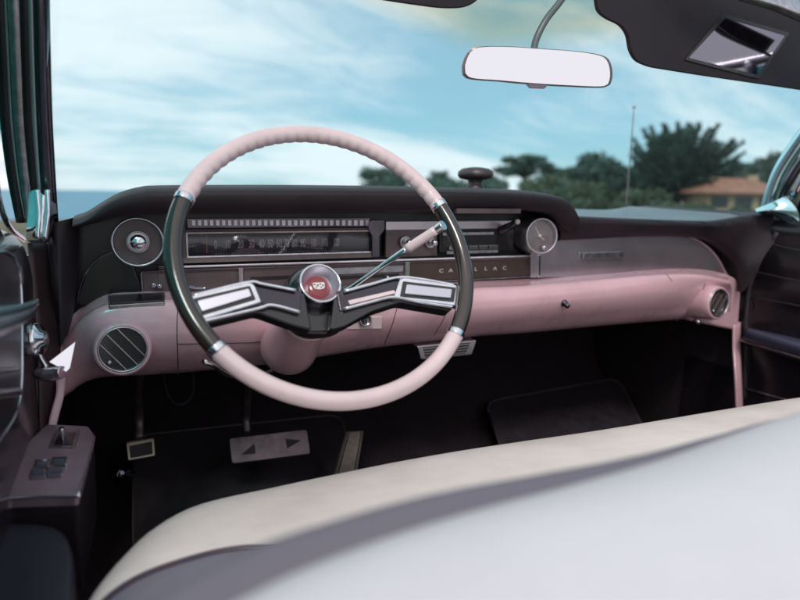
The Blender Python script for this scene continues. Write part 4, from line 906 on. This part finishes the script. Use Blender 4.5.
cmb = nt.nodes.new('ShaderNodeCombineXYZ'); nt.links.new(cx, cmb.inputs[0]); nt.links.new(cy, cmb.inputs[1])
mp = nt.nodes.new('ShaderNodeMapping'); mp.inputs['Rotation'].default_value = (0, 0, math.radians(-28)); mp.inputs['Scale'].default_value = (.42, 1.0, 1); mp.inputs['Location'].default_value = (LOCX, LOCY, 0)
nt.links.new(cmb.outputs[0], mp.inputs[0])
n1 = nt.nodes.new('ShaderNodeTexNoise'); n1.inputs['Scale'].default_value = 1.15; n1.inputs['Detail'].default_value = 9; n1.inputs['Roughness'].default_value = .55; n1.inputs['Distortion'].default_value = .35
nt.links.new(mp.outputs[0], n1.inputs['Vector'])
# more cloud towards the left (-X) and behind (-Y)
bias = math_('ADD', math_('MULTIPLY', sp.outputs['X'], -.20), math_('MULTIPLY_ADD', sp.outputs['Y'], -.04, .07))
n3 = nt.nodes.new('ShaderNodeTexNoise'); n3.inputs['Scale'].default_value = 5.5; n3.inputs['Detail'].default_value = 7; n3.inputs['Roughness'].default_value = .6; n3.inputs['Distortion'].default_value = .6
nt.links.new(mp.outputs[0], n3.inputs['Vector'])
cv = math_('ADD', math_('MULTIPLY_ADD', n3.outputs['Fac'], .42, math_('SUBTRACT', n1.outputs['Fac'], .21)), bias)
mr = nt.nodes.new('ShaderNodeMapRange'); mr.interpolation_type = 'SMOOTHSTEP'; mr.inputs['From Min'].default_value = .27; mr.inputs['From Max'].default_value = .60; nt.links.new(cv, mr.inputs['Value'])
tint = nt.nodes.new('ShaderNodeMixRGB'); tint.blend_type = 'MULTIPLY'; tint.inputs[0].default_value = 1; tint.inputs[2].default_value = (.78, 1.04, 1.0, 1)
nt.links.new(sk.outputs[0], tint.inputs[1])
base = nt.nodes.new('ShaderNodeMixRGB'); base.inputs[0].default_value = .7; base.inputs[2].default_value = (4.1, 6.3, 7.7, 1); nt.links.new(tint.outputs[0], base.inputs[1])
mx = nt.nodes.new('ShaderNodeMixRGB'); nt.links.new(mr.outputs[0], mx.inputs[0]); nt.links.new(base.outputs[0], mx.inputs[1]); mx.inputs[2].default_value = (9.7, 9.7, 10.0, 1)
nt.links.new(mx.outputs[0], bg.inputs['Color'])
sd = bpy.data.lights.new('sun', 'SUN'); sd.energy = 1.3; sd.angle = math.radians(14); sd.color = (1, .95, .9)
so_ = bpy.data.objects.new('sun', sd); COL.objects.link(so_)
dirv = V((math.sin(SUN_AZ)*math.cos(SUN_EL), math.cos(SUN_AZ)*math.cos(SUN_EL), math.sin(SUN_EL)))
so_.rotation_euler = dirv.to_track_quat('Z', 'Y').to_euler()
sc.view_settings.view_transform = 'Standard'; sc.view_settings.look = 'None'; sc.view_settings.exposure = 0.12; sc.view_settings.gamma = 1
sc.cycles.max_bounces = 8; sc.cycles.transparent_max_bounces = 12
sc.cycles.use_denoising = True
